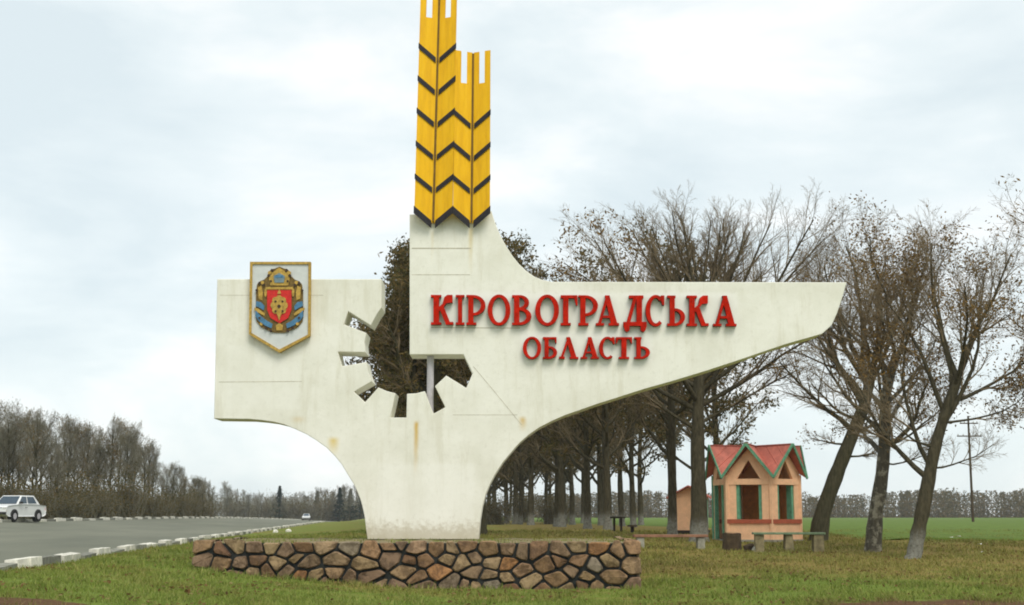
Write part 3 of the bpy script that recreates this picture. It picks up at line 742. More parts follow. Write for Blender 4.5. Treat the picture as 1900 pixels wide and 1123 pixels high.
# big bare double-stemmed tree left of the hut
D = 53.5; tr = loc_path([(1296,1004),(1296,930),(1294,830),(1296,740),(1300,660),(1304,560)], D, [0,0,.1,.2,.2,.1])
rngM = random.Random(19); lm = []
for i in range(26):
    t = .56 + .43*(i/25); z0 = 9.0*t; an = 64*(1 - (i/25))**.8*rngM.uniform(.55, 1.05) + rngM.uniform(2, 12)
    lm.append((t, (90 if i % 2 else -90) + rngM.uniform(-55, 55), an, min((12.7-z0)/math.cos(R_(an))*rngM.uniform(.84, .96), 7.6), rngM.uniform(.42, .6)))
lm += [(.5, 95, 66, 4.6, .3), (.48, -88, 62, 4.4, .3)]
M1 = gen_tree(11, tr, .36, .15, lm, (12, 9, 7), trop=(.03, .05, .05), wob=(.06, .09, .14), ratio=(.40, .46, .5), ang=(30, 34, 36), leaf=1500, leafmask=.12, name='double_stem', zlim=lambda q: q.x < -2.2 or q.z < 6.5)
plant(M1, gpt(1296, D), 'bare_tree', 'tall fan crowned bare tree with thick dark forked trunk just left of the peach hut', 'tree', bark=mBarkW)
# slim neighbour
D = 58.5; tr = loc_path([(1247,996),(1247,900),(1246,800),(1244,720),(1240,650),(1238,600)], D)
M2 = gen_tree(12, tr, .21, .08, auto_limbs(5, 14, .45, .99, 66, 26, 3.8, 2.8), (9, 8, 6), leaf=2000, leafmask=.05, name='slim', zlim=lambda q: q.x < -.3)
plant(M2, gpt(1247, D), 'bare_tree', 'slim straight tree with limewashed foot in front of the small peach shed', 'tree', bark=mBarkW)

# three trees on the right
D = 54; tr = loc_path([(1517,1000),(1524,950),(1548,880),(1580,800),(1602,745),(1612,700)], D)
lm = [(.62, -90, 50, 5.2, .42), (.80, -85, 22, 7.2, .55), (.9, -60, 8, 7.6, .6), (.93, 90, 30, 6.2, .5), (.96, 20, 18, 6.6, .5), (.99, -40, 14, 6.6, .6), (.99, 80, 20, 6.2, .6), (.88, 180, 34, 5.2, .4), (.7, -95, 72, 3.2, .3), (.55, -90, 84, 2.0, .22), (.5, 95, 86, 2.2, .2), (.62, 90, 80, 2.6, .22), (.9, 150, 30, 5.6, .45), (.84, -95, 34, 6.4, .5), (.93, -110, 26, 6.6, .5), (.97, -75, 30, 6.0, .5), (.78, -70, 42, 5.4, .4)]
lm = [(t, a, an*1.12, L*.76, f) for t, a, an, L, f in lm]
M3 = gen_tree(13, tr, .36, .19, lm, (11, 9, 7), trop=(.10, .10, .06), wob=(.13, .16, .2), leaf=2600, leafsize=.06, leafmask=.18, name='leaning')
plant(M3, gpt(1517, D), 'bare_tree', 'heavily leaning dark tree trunk right behind the mossy slab bench beside the hut', 'tree')
D = 46.5; tr = loc_path([(1617,1027),(1622,960),(1634,880),(1640,800),(1642,730),(1660,660)], D)
lm = auto_limbs(7, 13, .5, .99, 64, 22, 3.4, 4.0, (.4, .6)) + [(.52, 95, 72, 3.0, .25), (.45, 100, 100, 2.0, .18)]
M4 = gen_tree(14, tr, .27, .14, lm, (10, 9, 7), trop=(.08, .08, .05), leaf=6500, leafsize=.06, leafmask=.12, name='mottled')
plant(M4, gpt(1617, D), 'bare_tree', 'upright brown leaved tree with mottled pale bark, middle of the three on the right', 'tree', bark=mBarkMottled)
D = 43; tr = loc_path([(1691,1040),(1700,990),(1716,910),(1732,830),(1750,770),(1775,700)], D)
lm = [(.45, -80, 40, 4.4, .5), (.5, -70, 22, 5.4, .45), (.72, 85, 42, 5.2, .55), (.8, -50, 26, 5.6, .5), (.86, 80, 64, 4.6, .45), (.9, 30, 20, 5.6, .5), (.95, 100, 30, 5.4, .55), (.99, -20, 12, 5.6, .6), (.99, 60, 24, 5.4, .6), (.93, 180, 38, 4.6, .45), (.75, 100, 84, 4.0, .3), (.6, -95, 76, 2.6, .25), (.5, 95, 88, 2.6, .22)]
lm = [(t, a, an*1.1, L*.78, f) for t, a, an, L, f in lm]
M5 = gen_tree(15, tr, .24, .14, lm, (10, 9, 7), trop=(.10, .09, .05), wob=(.13, .17, .2), leaf=5000, leafsize=.06, leafmask=.14, name='forked')
plant(M5, gpt(1691, D), 'bare_tree', 'forked tree with limewashed foot and withered leaves, rightmost trunk in the open grass', 'tree', bark=mBarkW)
# crown entering from the right edge of the view
D = 47; tr = [(0,0,0),(.1,0,2),(0,.1,4.2),(-.1,0,6.5),(-.2,.1,8.6)]
M6 = gen_tree(16, tr, .3, .12, auto_limbs(9, 15, .42, .99, 58, 20, 4.4, 5.2), (9, 8, 6), leaf=900, leafmask=.2, name='edge')
plant(M6, gpt(2052, D), 'bare_tree', 'tall bare tree whose twigs reach in at the right edge of the view', 'tree', s=.92)
# leafy brown trees right behind the monument
D = 49; tr = loc_path([(815,985),(812,900),(808,800),(806,700),(812,600)], D)
M7 = gen_tree(17, tr, .36, .18, auto_limbs(10, 22, .50, .99, 76, 10, 4.3, 3.1), (9, 8, 7), leaf=36000, leafsize=.085, leafmask=-.42, name='oak')
plant(M7, gpt(815, D), 'leafy_tree', 'brown leaved tree showing through the gear cut-out of the monument', 'tree', leafm=mLeafDull)
plant(M7, gpt(884, 62), 'leafy_tree', 'brown leaved tree top peeping out right of the wheat ears', 'tree', leafm=mLeafDull, rz=2.1, s=1.24)

# the twin rows running away behind the right wing, parallel to the road
rngA = random.Random(77)
TV = []
for k in range(3):
    tr = [(0,0,0),(.05*k,0,2.2),(.1,.05,4.6),(.0,.1,7.0),(-.1,0,9.2)]
    TV.append(gen_tree(30+k, tr, .26-.02*k, .10, auto_limbs(40+k, 15, .34, .99, 70, 22, 3.6, 3.8), (8, 7, 5), leaf=5200, leafsize=.12, leafmask=-.1, name='row%d' % k))
row = [(1128, 73, 1.06), (1090, 79, .95), (1042, 90, 1.1), (1031, 93, .9), (985, 108, 1.05)]
rl = ['thick dark trunk beside the round table, nearest of the row under the right wing', 'slim dark trunk just left of the thickest one under the right wing', 'right one of a close pair of trunks under the right wing',
      'left one of a close pair of trunks under the right wing', 'thin pale footed trunk standing apart, left of the close pair under the right wing']
for (px, D, s), lb in zip(row, rl):
    k = rngA.randrange(3); plant(TV[k], gpt(px, D), 'row_tree', lb, 'tree', 'trees of the twin rows behind the monument', rngA.uniform(0, 6.28), s, bark=mBarkW, leafm=mLeafDull)
far = []
for i in range(16): far.append((12.4 + rngA.uniform(-.6, .6), 116 + i*8.5 + rngA.uniform(-2, 2)))
for i in range(14): far.append((3.4 + rngA.uniform(-.6, .6), 74 + i*11 + rngA.uniform(-2, 2)))
for i in range(17): far.append((16.8 + rngA.uniform(-.6, .6), 68 + i*9 + rngA.uniform(-2, 2)))
for i in range(8): far.append((20.5 + rngA.uniform(-1, 1), 88 + i*15 + rngA.uniform(-2, 2)))
for x0, D in far:
    x = x0 - .1023*D; k = rngA.randrange(3)
    lb = 'tree in the field-side row behind the pavilion and shed' if x0 > 15 and D < 100 else 'dark trunked tree deep in the twin rows behind the monument'
    plant(TV[k], (x, D, gz(x, D)-.05), 'row_tree', lb, 'tree', 'trees of the twin rows behind the monument', rngA.uniform(0, 6.28), rngA.uniform(.9, 1.15), leafm=mLeafDull)

# shrubs
def gen_bush(seed, r, h, nst, nleaf, ls):
    rng = random.Random(seed); wood = {}; lv = []
    for i in range(nst):
        a = rng.uniform(0, 6.28); d = Vector((math.cos(a)*rng.uniform(.1, .8), math.sin(a)*rng.uniform(.1, .8), 1)).normalized(); p = Vector((rng.gauss(0, r*.3), rng.gauss(0, r*.3), 0)); pts = [tuple(p)]
        L = h*rng.uniform(.6, 1.05)
        for k in range(4):
            d = (d + Vector((rng.gauss(0,.18), rng.gauss(0,.18), .05))).normalized(); p = p + d*L/4; pts.append(tuple(p))
            for _ in range(max(1, nleaf//(nst*4))):
                c_ = p + Vector((rng.gauss(0, r*.22), rng.gauss(0, r*.22), rng.gauss(0, h*.1)))
                if c_.z < 0: continue
                aa = Vector((rng.gauss(0,1), rng.gauss(0,1), rng.gauss(0,1))).normalized()*ls*rng.uniform(.6, 1.2); bb = aa.cross(Vector((rng.gauss(0,1), rng.gauss(0,1), rng.gauss(0,1)))).normalized()*ls*.5
                lv += [tuple(c_-aa), tuple(c_+bb), tuple(c_+aa), tuple(c_-bb)]
        wood.setdefault((5, 3), []).append((pts, [.025, .02, .015, .01, .005]))
    v, f = tubes_np(wood); return np_mesh('bush_stems', v, f), np_mesh('bush_leaves', lv, np.arange(len(lv)).reshape(-1, 4))
BV = [gen_bush(60+k, 1.5, 3.0, 170, 2600, .08) for k in range(3)]
def bush(loc, rz, s, label, group, lm_, sz=None):
    r = tag(empty('bush', loc, rz), label, 'bush', group); r.scale = (s, s, sz or s); st, lf = BV[int(rz*10) % 3]
    link('stems', st, mTwigGrey, r); link('leaves', lf, lm_, r)
for i in range(22):
    D = 105 + i*7; x = 8 + rngA.uniform(-7, 9) - .1023*D
    bush((x, D, gz(x, D)), rngA.uniform(0, 6.28), rngA.uniform(.7, 1.2), 'low olive bush growing between the trunks of the twin rows', 'bushes among the twin rows', mLeafDull)

# wood along the far side of the road
LV = []
for k in range(4):
    hh = [9.0, 8.2, 7.6, 8.8][k]
    tr = [(0,0,0),(.1,0,hh*.25),(0,.1,hh*.5),(.1,0,hh*.75),(0,0,hh*.95)]
    LV.append(gen_tree(80+k, tr, .15, .05, auto_limbs(90+k, 16, .34, .99, 40, 14, 3.0, 2.6), (9, 8, 8), trop=(.10, .08, .06), leaf=[500, 2000, 300, 1000][k], leafsize=.08, leafmask=.05, thick=1.5, name='wood%d' % k))
rngL = random.Random(5)
def wood_tree(px, D, ytop, label, k, leafm=mLeafGrey):
    g = gpt(px, D); top = P(px, ytop, D).z; h0 = max(v.co.z for v in LV[k][1].vertices)
    plant(LV[k], g, 'wood_tree', label, 'tree', 'trees of the wood across the road', rngL.uniform(0, 6.28), (top-g.z)/h0, twigm=mTwigGrey, leafm=leafm)
prof = [(-60,700),(0,745),(40,735),(75,752),(95,800),(110,775),(140,765),(175,790),(205,768),(240,775),(270,800),(300,845),(330,840),(350,870),(385,868),(415,893),(440,905)]
px_ = [p for p, _ in prof]; py_ = [q for _, q in prof]
for i in range(44):
    px = -60 + i*11.5 + rngL.uniform(-4, 4); D = 96 + rngL.uniform(0, 26) + max(0, px-150)*.22
    x = P(px, 957, D).x
    if x - xn(D) > -RW-1.0: x = xn(D)-RW-1.5-rngL.random()*3; px = 950 + x/D*2639
    yt = float(np.interp(px, px_, py_)) + rngL.uniform(-4, 34)
    lb = 'grey bare tree with thin upright twigs in the wood across the road' if i % 3 else 'rusty leaved tree in the wood across the road'
    wood_tree(px, D, yt, lb, i % 4, mLeafGrey if i % 3 else mLeaf)
for i in range(34):
    px = -60 + i*15 + rngL.uniform(-5, 5); D = 92 + rngL.uniform(0, 12) + max(0, px-150)*.22
    x = P(px, 957, D).x
    if x - xn(D) > -RW-1.2: x = xn(D)-RW-1.6-rngL.random()*2
    bush((x, D, gz(x, D)), rngL.uniform(0, 6.28), rngL.uniform(.8, 1.15), 'brown roadside thicket bush at the foot of the wood across the road', 'bushes at the foot of the wood', mLeafGrey, rngL.uniform(.5, 1.2))

# distant trees beyond the bend
for i in range(30):
    px = 415 + i*9 + rngL.uniform(-4, 4); D = 430 + rngL.uniform(-60, 70)
    yt = float(np.interp(px, [415, 440, 470, 500, 540, 580, 620, 640, 670], [892, 905, 906, 915, 912, 905, 908, 893, 885])) + rngL.uniform(-4, 12)
    x = P(px, 957, D).x; g = Vector((x, D, gz(x, D)-.1)); h0 = max(v.co.z for v in LV[i % 4][1].vertices)
    plant(LV[i % 4], g, 'distant_tree', 'small hazy tree on the skyline beyond the road bend', 'tree', 'distant trees beyond the road bend', rngL.uniform(0, 6.28), (P(px, yt, D).z-g.z)/h0, twigm=mTwigGrey, leafm=mLeafGrey)
for i in range(16):
    px = 400 + i*18 + rngL.uniform(-5, 5); D = 400 + rngL.uniform(-20, 50); x = P(px, 957, D).x
    bush((x, D, gz(x, D)-.1), rngL.uniform(0, 6.28), 2.3*rngL.uniform(.8, 1.2), 'distant dull thicket under the skyline trees beyond the road bend', 'distant thickets beyond the road bend', mLeafGrey)
def conifer(px, D, yt, label, seed):
    rng = random.Random(seed); x = P(px, 957, D).x; z = gz(x, D)-.1; H = P(px, yt, D).z - z
    r = tag(empty('conifer', (x, D, z)), label, 'tree'); mb = MB(); mb.tube([(0,0,0),(0,0,H*.95)], [H*.025, H*.004], 6); mb.build('trunk', mBark, r, local=True)
    lv = []
    for i in range(900):
        t = rng.random()**.7; rad = H*.36*(1-t)*(.75+.25*math.cos(t*40))+.05; a = rng.uniform(0, 6.28); q = rad*math.sqrt(rng.random())
        c_ = Vector((q*math.cos(a), q*math.sin(a), H*(.08+.92*t)-q*.3)); d = Vector((math.cos(a), math.sin(a), -.35)).normalized()*H*.05; s_ = Vector((-math.sin(a), math.cos(a), rng.uniform(-.4,.4)))*H*.02
        lv += [tuple(c_-d), tuple(c_+s_), tuple(c_+d), tuple(c_-s_)]
    link('crown', np_mesh('conifer_crown', lv, np.arange(len(lv)).reshape(-1, 4)), mNeedle, r)
conifer(518, 395, 902, 'dark pointed conifer on the skyline beyond the road', 1)
conifer(588, 400, 912, 'smaller dark conifer close to the left edge of the monument foot', 2)
for i, px in enumerate((630, 650, 668)): conifer(px, 385+i*6, 905+i*3, ['dark conifer left of two others beside the monument foot', 'dark conifer between two others beside the monument foot', 'dark conifer touching the monument foot'][i], 5+i)

# far wood beyond the field: one mass
rngF = random.Random(12); lv = []; wd = {}
for i in range(760):
    x = rngF.uniform(0, 330); D = 485 + rngF.uniform(0, 70) ; z = gz(x, D)
    H = 8.7 + 1.9*mnoise.noise((x*.03, 1, 2)) + rngF.uniform(-1.0, .5) + (1.8 if x > 172 else 0)
    wd.setdefault((3, 3), []).append(([(x, D, z-.1), (x+.1, D, z+H*.5), (x, D, z+H)], [.12, .08, .03]))
    for k in range(150):
        t = rngF.random()**1.25; rr = 3.3*math.sin(math.pi*(.28+.66*t))+.3; a = rngF.uniform(0, 6.28); q = rr*rngF.random()
        c_ = Vector((x+q*math.cos(a), D+q*math.sin(a), z+.1+H*t)); aa = Vector((rngF.gauss(0,1), rngF.gauss(0,1), rngF.gauss(0,1.3))).normalized()*.36; bb = aa.cross(Vector((rngF.gauss(0,1), rngF.gauss(0,1), rngF.gauss(0,1)))).normalized()*.22
        lv += [tuple(c_-aa), tuple(c_+bb), tuple(c_+aa), tuple(c_-bb)]
v, f = tubes_np(wd); f2 = np.arange(len(lv)).reshape(-1, 4) + len(v)
fw = np_mesh('far_wood', np.concatenate([v, np.array(lv)]), np.concatenate([f, f2])); tag(link('far_wood', fw, mLeafDull), 'long dull band of distant woodland beyond the green field', 'woodland', kind='stuff')

# ------------------------------------------------------------------ hexagonal hut
HC = gpt(1404, 55.0, 0); HR = 1.70; HA = HR*math.cos(R_(30)); HS = HR
hut = tag(empty('hexagonal_hut', HC), 'peach hexagonal pavilion with red many-gabled roof and green trim', 'pavilion')
A0 = R_(-20.3)
def hp(a, r, z): return (r*math.sin(a), -r*math.cos(a), z)
def fbox(mb, a, u0, u1, w0, w1, z0, z1):      # box in the frame of the face whose normal has azimuth a; w outward from the apothem
    nx_, ny_ = math.sin(a), -math.cos(a); tx, ty = math.cos(a), math.sin(a)
    q = lambda u, w_, z: (tx*u + nx_*(HA+w_), ty*u + ny_*(HA+w_), z)
    mb.hull8([q(u0,w0,z0), q(u1,w0,z0), q(u1,w1,z0), q(u0,w1,z0), q(u0,w0,z1), q(u1,w0,z1), q(u1,w1,z1), q(u0,w1,z1)])
def fprism(mb, a, pts, w0, w1):
    nx_, ny_ = math.sin(a), -math.cos(a); tx, ty = math.cos(a), math.sin(a); m = len(pts)
    q = lambda u, w_, z: (tx*u + nx_*(HA+w_), ty*u + ny_*(HA+w_), z)
    mb.add([q(u, w1, z) for u, z in pts] + [q(u, w0, z) for u, z in pts], [tuple(range(m)), tuple(range(2*m-1, m-1, -1))] + [((i+1) % m, i, m+i, m+(i+1) % m) for i in range(m)])
mb = MB(); mb.add([hp(A0+R_(60*i-30), HR+.06, -.25) for i in range(6)] + [hp(A0+R_(60*i-30), HR+.06, .03) for i in range(6)], [tuple(range(5,-1,-1)), tuple(range(6,12))] + [(i, (i+1) % 6, 6+(i+1) % 6, 6+i) for i in range(6)])
mb.build('floor', mConc, hut, local=True)
h2 = HS/2 - .045
for i in range(6):
    a = A0 + R_(60*i); openf = i in (0, 1, 4); door = i == 5
    mb = MB(); Wt = -.14
    if openf:
        fbox(mb, a, -h2, h2, Wt, -.02, .03, .62)
        fbox(mb, a, -h2, -.48, Wt, -.02, .78, 2.06); fbox(mb, a, .48, h2, Wt, -.02, .78, 2.06)
    elif door:
        fbox(mb, a, -h2, -.5, Wt, -.02, .03, 2.06); fbox(mb, a, .5, h2, Wt, -.02, .03, 2.06)
    else: fbox(mb, a, -h2, h2, Wt, -.02, .03, 2.06)
    fbox(mb, a, -h2, h2, Wt, .0, 2.062, 2.28)
    if openf or door:   # gable with a triangular light
        for pts in ([(-h2,2.282),(-.43,2.282),(0,2.98),(0,3.40),(-h2,2.50)], [(h2,2.282),(h2,2.50),(0,3.40),(0,2.98),(.43,2.282)]): fprism(mb, a, pts, Wt, -.02)
    else: fprism(mb, a, [(-h2,2.282),(h2,2.282),(h2,2.50),(0,3.40),(-h2,2.50)], Wt, -.02)
    wl = mb.build('wall', mPeach, hut, local=True)
    if openf:
        mb = MB(); fbox(mb, a, -h2-.03, h2+.03, -.17, .03, .622, .778); mb.build('sill', mBand, wl, local=True)
        for u0, u1 in ((-.478, -.36), (.36, .478)):
            mb = MB(); fbox(mb, a, u0, u1, -.30, -.06, .78, 2.06); mb.build('shutter', mGreen, wl, local=True)
    if door:
        mb = MB()
        fbox(mb, a, -.5, -.4, -.1, .04, .03, 2.06); fbox(mb, a, .4, .5, -.1, .04, .03, 2.06); mb.build('door_frame', mGreen, wl, local=True)
    if not openf and not door:
        mb = MB(); fbox(mb, a, -h2+.05, h2-.05, -.18, -.142, .03, 2.06); mb.build('inner_boarding', mPeachDark, wl, local=True)
    mb = MB(); ac = A0 + R_(60*i+30)
    fr = Vector(hp(ac, HR-.055, 0)); mb.tube([fr + Vector((0,0,.03)), fr + Vector((0,0,2.44))], [.085, .085], 6); mb.build('corner_post', mGreen if i == 4 else mPeach, hut, local=True)
    # two roof slopes and two bargeboards over each face
    Ct = Vector((0, 0, 3.50)); Ap = Vector(hp(a, HA+.34, 3.52)); 
    for sgn in (-1, 1):
        Vv = Vector(hp(a + sgn*R_(30), HR+.22, 2.32)); mb = MB(); up = Vector((0,0,.05)); sd_ = [Ct, Ap, Vv]
        Ct2, Ap2, Vv2 = Ct+Vector(hp(a + sgn*R_(15), .004, 0)), Ap+Vector(hp(a+sgn*R_(90), .004, 0)), Vv+Vector(hp(a-sgn*R_(60), .004, 0))
        mb.add([Ct2, Ap2, Vv2, Ct2+up, Ap2+up, Vv2+up], [(0,1,2),(5,4,3),(0,3,4,1),(1,4,5,2),(2,5,3,0)]); rs_ = mb.build('roof_slope', mRoof, hut, local=True)
        for q_ in (.3, .6):
            mb = MB(); mb.beam(Ct.lerp(Ap, q_)+Vector((0,0,.052)), Vv.lerp(Ap, q_*.98)+Vector((0,0,.052)), .03, .03); mb.build('roof_seam', mRoof, rs_, local=True)
        mb = MB(); o_ = Vector(hp(a, .035, 0)); p1 = Ap + o_ + Vector((0,0,.05)); p2 = Vv + o_ + Vector((0,0,.03)) + (Vv-Ap).normalized()*.06
        p1 = p1 + Vector(hp(a + sgn*R_(90), .004, 0)); mb.beam(p1, p2, .045, .10, up=(Vector(hp(a,1,0)).cross(p2-p1))); mb.build('bargeboard', mGreen, hut, local=True)
    mb = MB(); mb.beam(Vector(hp(a, .05, 3.57)), Vector(hp(a, HA+.3, 3.585)), .1, .03); mb.build('ridge_cap', mRoof, hut, local=True)

# small peach shed between the trunks
SC = gpt(1281, 63, 0); shed = tag(empty('small_shed', SC, R_(-12)), 'small peach shed with red gabled roof half hidden by two trunks', 'shed')
mb = MB(); mb.box(-.72, .72, -.8, .8, .16, 1.62); mb.add([(-.72,-.8,1.622),(.72,-.8,1.622),(0,-.8,2.0),(-.72,.8,1.622),(.72,.8,1.622),(0,.8,2.0)], [(0,1,2),(5,4,3),(0,3,4,1),(1,4,5,2),(2,5,3,0)]); mb.build('wall', mPeach, shed, local=True)
for sgn in (-1, 1):
    mb = MB(); mb.add([(0,-1.05,2.03),(0,1.05,2.03),(sgn*.95,1.05,1.52),(sgn*.95,-1.05,1.52),(0,-1.05,2.09),(0,1.05,2.09),(sgn*.95,1.05,1.58),(sgn*.95,-1.05,1.58)], [(0,1,2,3),(7,6,5,4),(0,4,5,1),(1,5,6,2),(2,6,7,3),(3,7,4,0)]); mb.build('roof_slope', mRoof, shed, local=True)
mb = MB(); mb.box(-.78, .78, -.86, .86, -.3, .158); mb.build('foundation', mDarkWood, shed, local=True)
mb = MB(); mb.box(.724, .75, -.35, .35, .2, 1.5); mb.build('door', mGreen, shed, local=True)

# ------------------------------------------------------------------ benches, tables, stump
def bench(px, D, rz, L, top_h, board_m, label, name='bench', legm=None, th=.09, wd_=.42, nleg=2, rough=False):
    g = gpt(px, D, 0); r = tag(empty(name, g, rz), label, 'bench'); mb = MB(); mb.box(-L/2, L/2, -wd_/2, wd_/2, top_h-th, top_h); mb.build('seat', board_m, r, local=True, bevel=.012)
    rng = random.Random(int(px))
    for k in range(nleg):
        x = -L/2*.82 + L*.82*k/(nleg-1); mb = MB(); a = .13 + (rng.uniform(0, .08) if rough else 0)
        j = lambda: rng.uniform(-.03, .03) if rough else 0
        mb.hull8([(x-a+j(), -wd_*.4+j(), -.15), (x+a+j(), -wd_*.4+j(), -.15), (x+a+j(), wd_*.4, -.15), (x-a+j(), wd_*.4, -.15), (x-a*.9+j(), -wd_*.38+j(), top_h-th-.002), (x+a*.9+j(), -wd_*.38+j(), top_h-th-.002), (x+a*.9+j(), wd_*.38, top_h-th-.002), (x-a*.9+j(), wd_*.38, top_h-th-.002)])
        mb.build('leg', legm or mConc, r, local=True, bevel=.02)
    return r
bench(1243, 48.5, R_(4), 2.5, .46, mBenchRed, 'long bench with faded red board on concrete legs at the right end of the plinth', nleg=2)
bench(1462, 46.5, R_(-3), 2.3, .62, mMoss, 'mossy slab bench on three rough stone legs in front of the hut', legm=mMossStone, nleg=3, rough=True, th=.07, wd_=.5)
# round dark table
g = gpt(1146, 66, 0); tb = tag(empty('round_table', g), 'small dark round table on twin legs left of the shed', 'table')
mb = MB(); mb.tube([(0,0,.62),(0,0,.70)], [.36, .36], 16); mb.build('tabletop', mDarkWood, tb, local=True)
for x in (-.16, .16):
    mb = MB(); mb.box(x-.05, x+.05, -.05, .05, -.1, .618); mb.build('leg', mDarkWood, tb, local=True)
g = gpt(1173, 64, 0); tb = tag(empty('stool', g), 'low mushroom shaped wooden stool to the right of the round table', 'stool')
mb = MB(); mb.tube([(0,0,.30),(0,0,.38)], [.24, .22], 12); mb.build('seat', mStump, tb, local=True)
mb = MB(); mb.tube([(0,0,-.1),(0,0,.298)], [.09, .08], 8); mb.build('leg', mDarkWood, tb, local=True)
# stump beside the hut
g = gpt(1356, 47.5, 0); st = tag(empty('tree_stump', g), 'dark squared tree stump standing at the foot of the hut', 'stump')
mb = MB(); rng = random.Random(4); rr = [.33, .31, .30]
V = []
for k, z in enumerate((-.15, .3, .58)):
    for q in range(12):
        a = 2*math.pi*q/12; V.append((math.cos(a)*rr[k]*(1+.08*math.sin(3*a+1)) + rng.uniform(-.012,.012), math.sin(a)*rr[k]*(1+.06*math.cos(2*a)), z + (rng.uniform(-.02,.02) if k == 2 else 0)))
mb.add(V, [(k*12+q, k*12+(q+1) % 12, (k+1)*12+(q+1) % 12, (k+1)*12+q) for k in range(2) for q in range(12)] + [tuple(range(24, 36))]); mb.build('bole', mStump, st, local=True)
mb = MB(); mb.tube([(0,0,.60),(0,0,.606)], [.22, .21], 12); mb.build('cut_face', simple('cut_wood', (.12,.085,.05), .9, .3, 9), st, local=True)
def boulder(px, D, r, label, seed, m):
    rng = random.Random(seed); g = gpt(px, D, r*.35); bm = bmesh.new(); bmesh.ops.create_icosphere(bm, subdivisions=2, radius=r)
    for v in bm.verts: v.co *= 1 + .28*mnoise.noise(v.co*(1.6/r) + Vector((seed, 0, 0))); v.co.z *= .72
    me = bpy.data.meshes.new('boulder'); bm.to_mesh(me); bm.free(); return tag(link('boulder', me, m, None, g), label, 'stone')
boulder(1390, 47.2, .24, 'dark rough stone between the stump and the mossy bench', 3, mStump)
boulder(1405, 46.6, .2, 'grey stone touching the left leg of the mossy bench', 5, mConc)
boulder(512, 86, .17, 'left of two whitewashed stones lying on the verge behind the plinth', 6, mWhitewash)
boulder(536, 88, .18, 'right of two whitewashed stones lying on the verge behind the plinth', 7, mWhitewash)
for i, (px, D, lb) in enumerate(((1777, 57, 'scrap of white paper lying at the edge of the green field'), (1815, 50, 'scrap of white paper in the grass right of the forked tree'), (1820, 45.5, 'small white scrap in the grass nearest the right edge'), (1764, 56, 'tiny white scrap beside the larger one at the field edge'))):
    rng = random.Random(i); g = gpt(px, D, .05); mb = MB(); V = [(x*.06+rng.uniform(-.01,.01), y*.06+rng.uniform(-.01,.01), rng.uniform(0,.05)) for y in range(-1,2) for x in range(-1,2)]
    mb.add(V, [(0,1,4,3),(1,2,5,4),(3,4,7,6),(4,5,8,7)]); o = mb.build('paper_scrap', mLitterW, None, local=True, fix=False); o.location = g; tag(o, lb, 'litter')

# utility pole far out in the field
g = gpt(1805, 150, -.1); up_ = tag(empty('utility_pole', g), 'thin utility pole with crossarms standing in the field under the branches', 'pole')
H = P(1805, 772, 150).z - g.z
mb = MB(); mb.tube([(0,0,0),(0,0,H)], [.14, .1], 8); mb.build('post', mStump, up_, local=True)
for zf, L in ((.93, 1.9), (.81, 2.6)):
    mb = MB(); mb.box(-L/2, L/2, -.20, -.11, H*zf-.06, H*zf+.06); arm = mb.build('crossarm', mStump, up_, local=True)
    for x in (-L/2+.1, -L/4, L/4, L/2-.1):
        mb = MB(); mb.tube([(x,-.155,H*zf+.06),(x,-.155,H*zf+.22)], [.05, .035], 6); mb.build('insulator', mConc, arm, local=True)

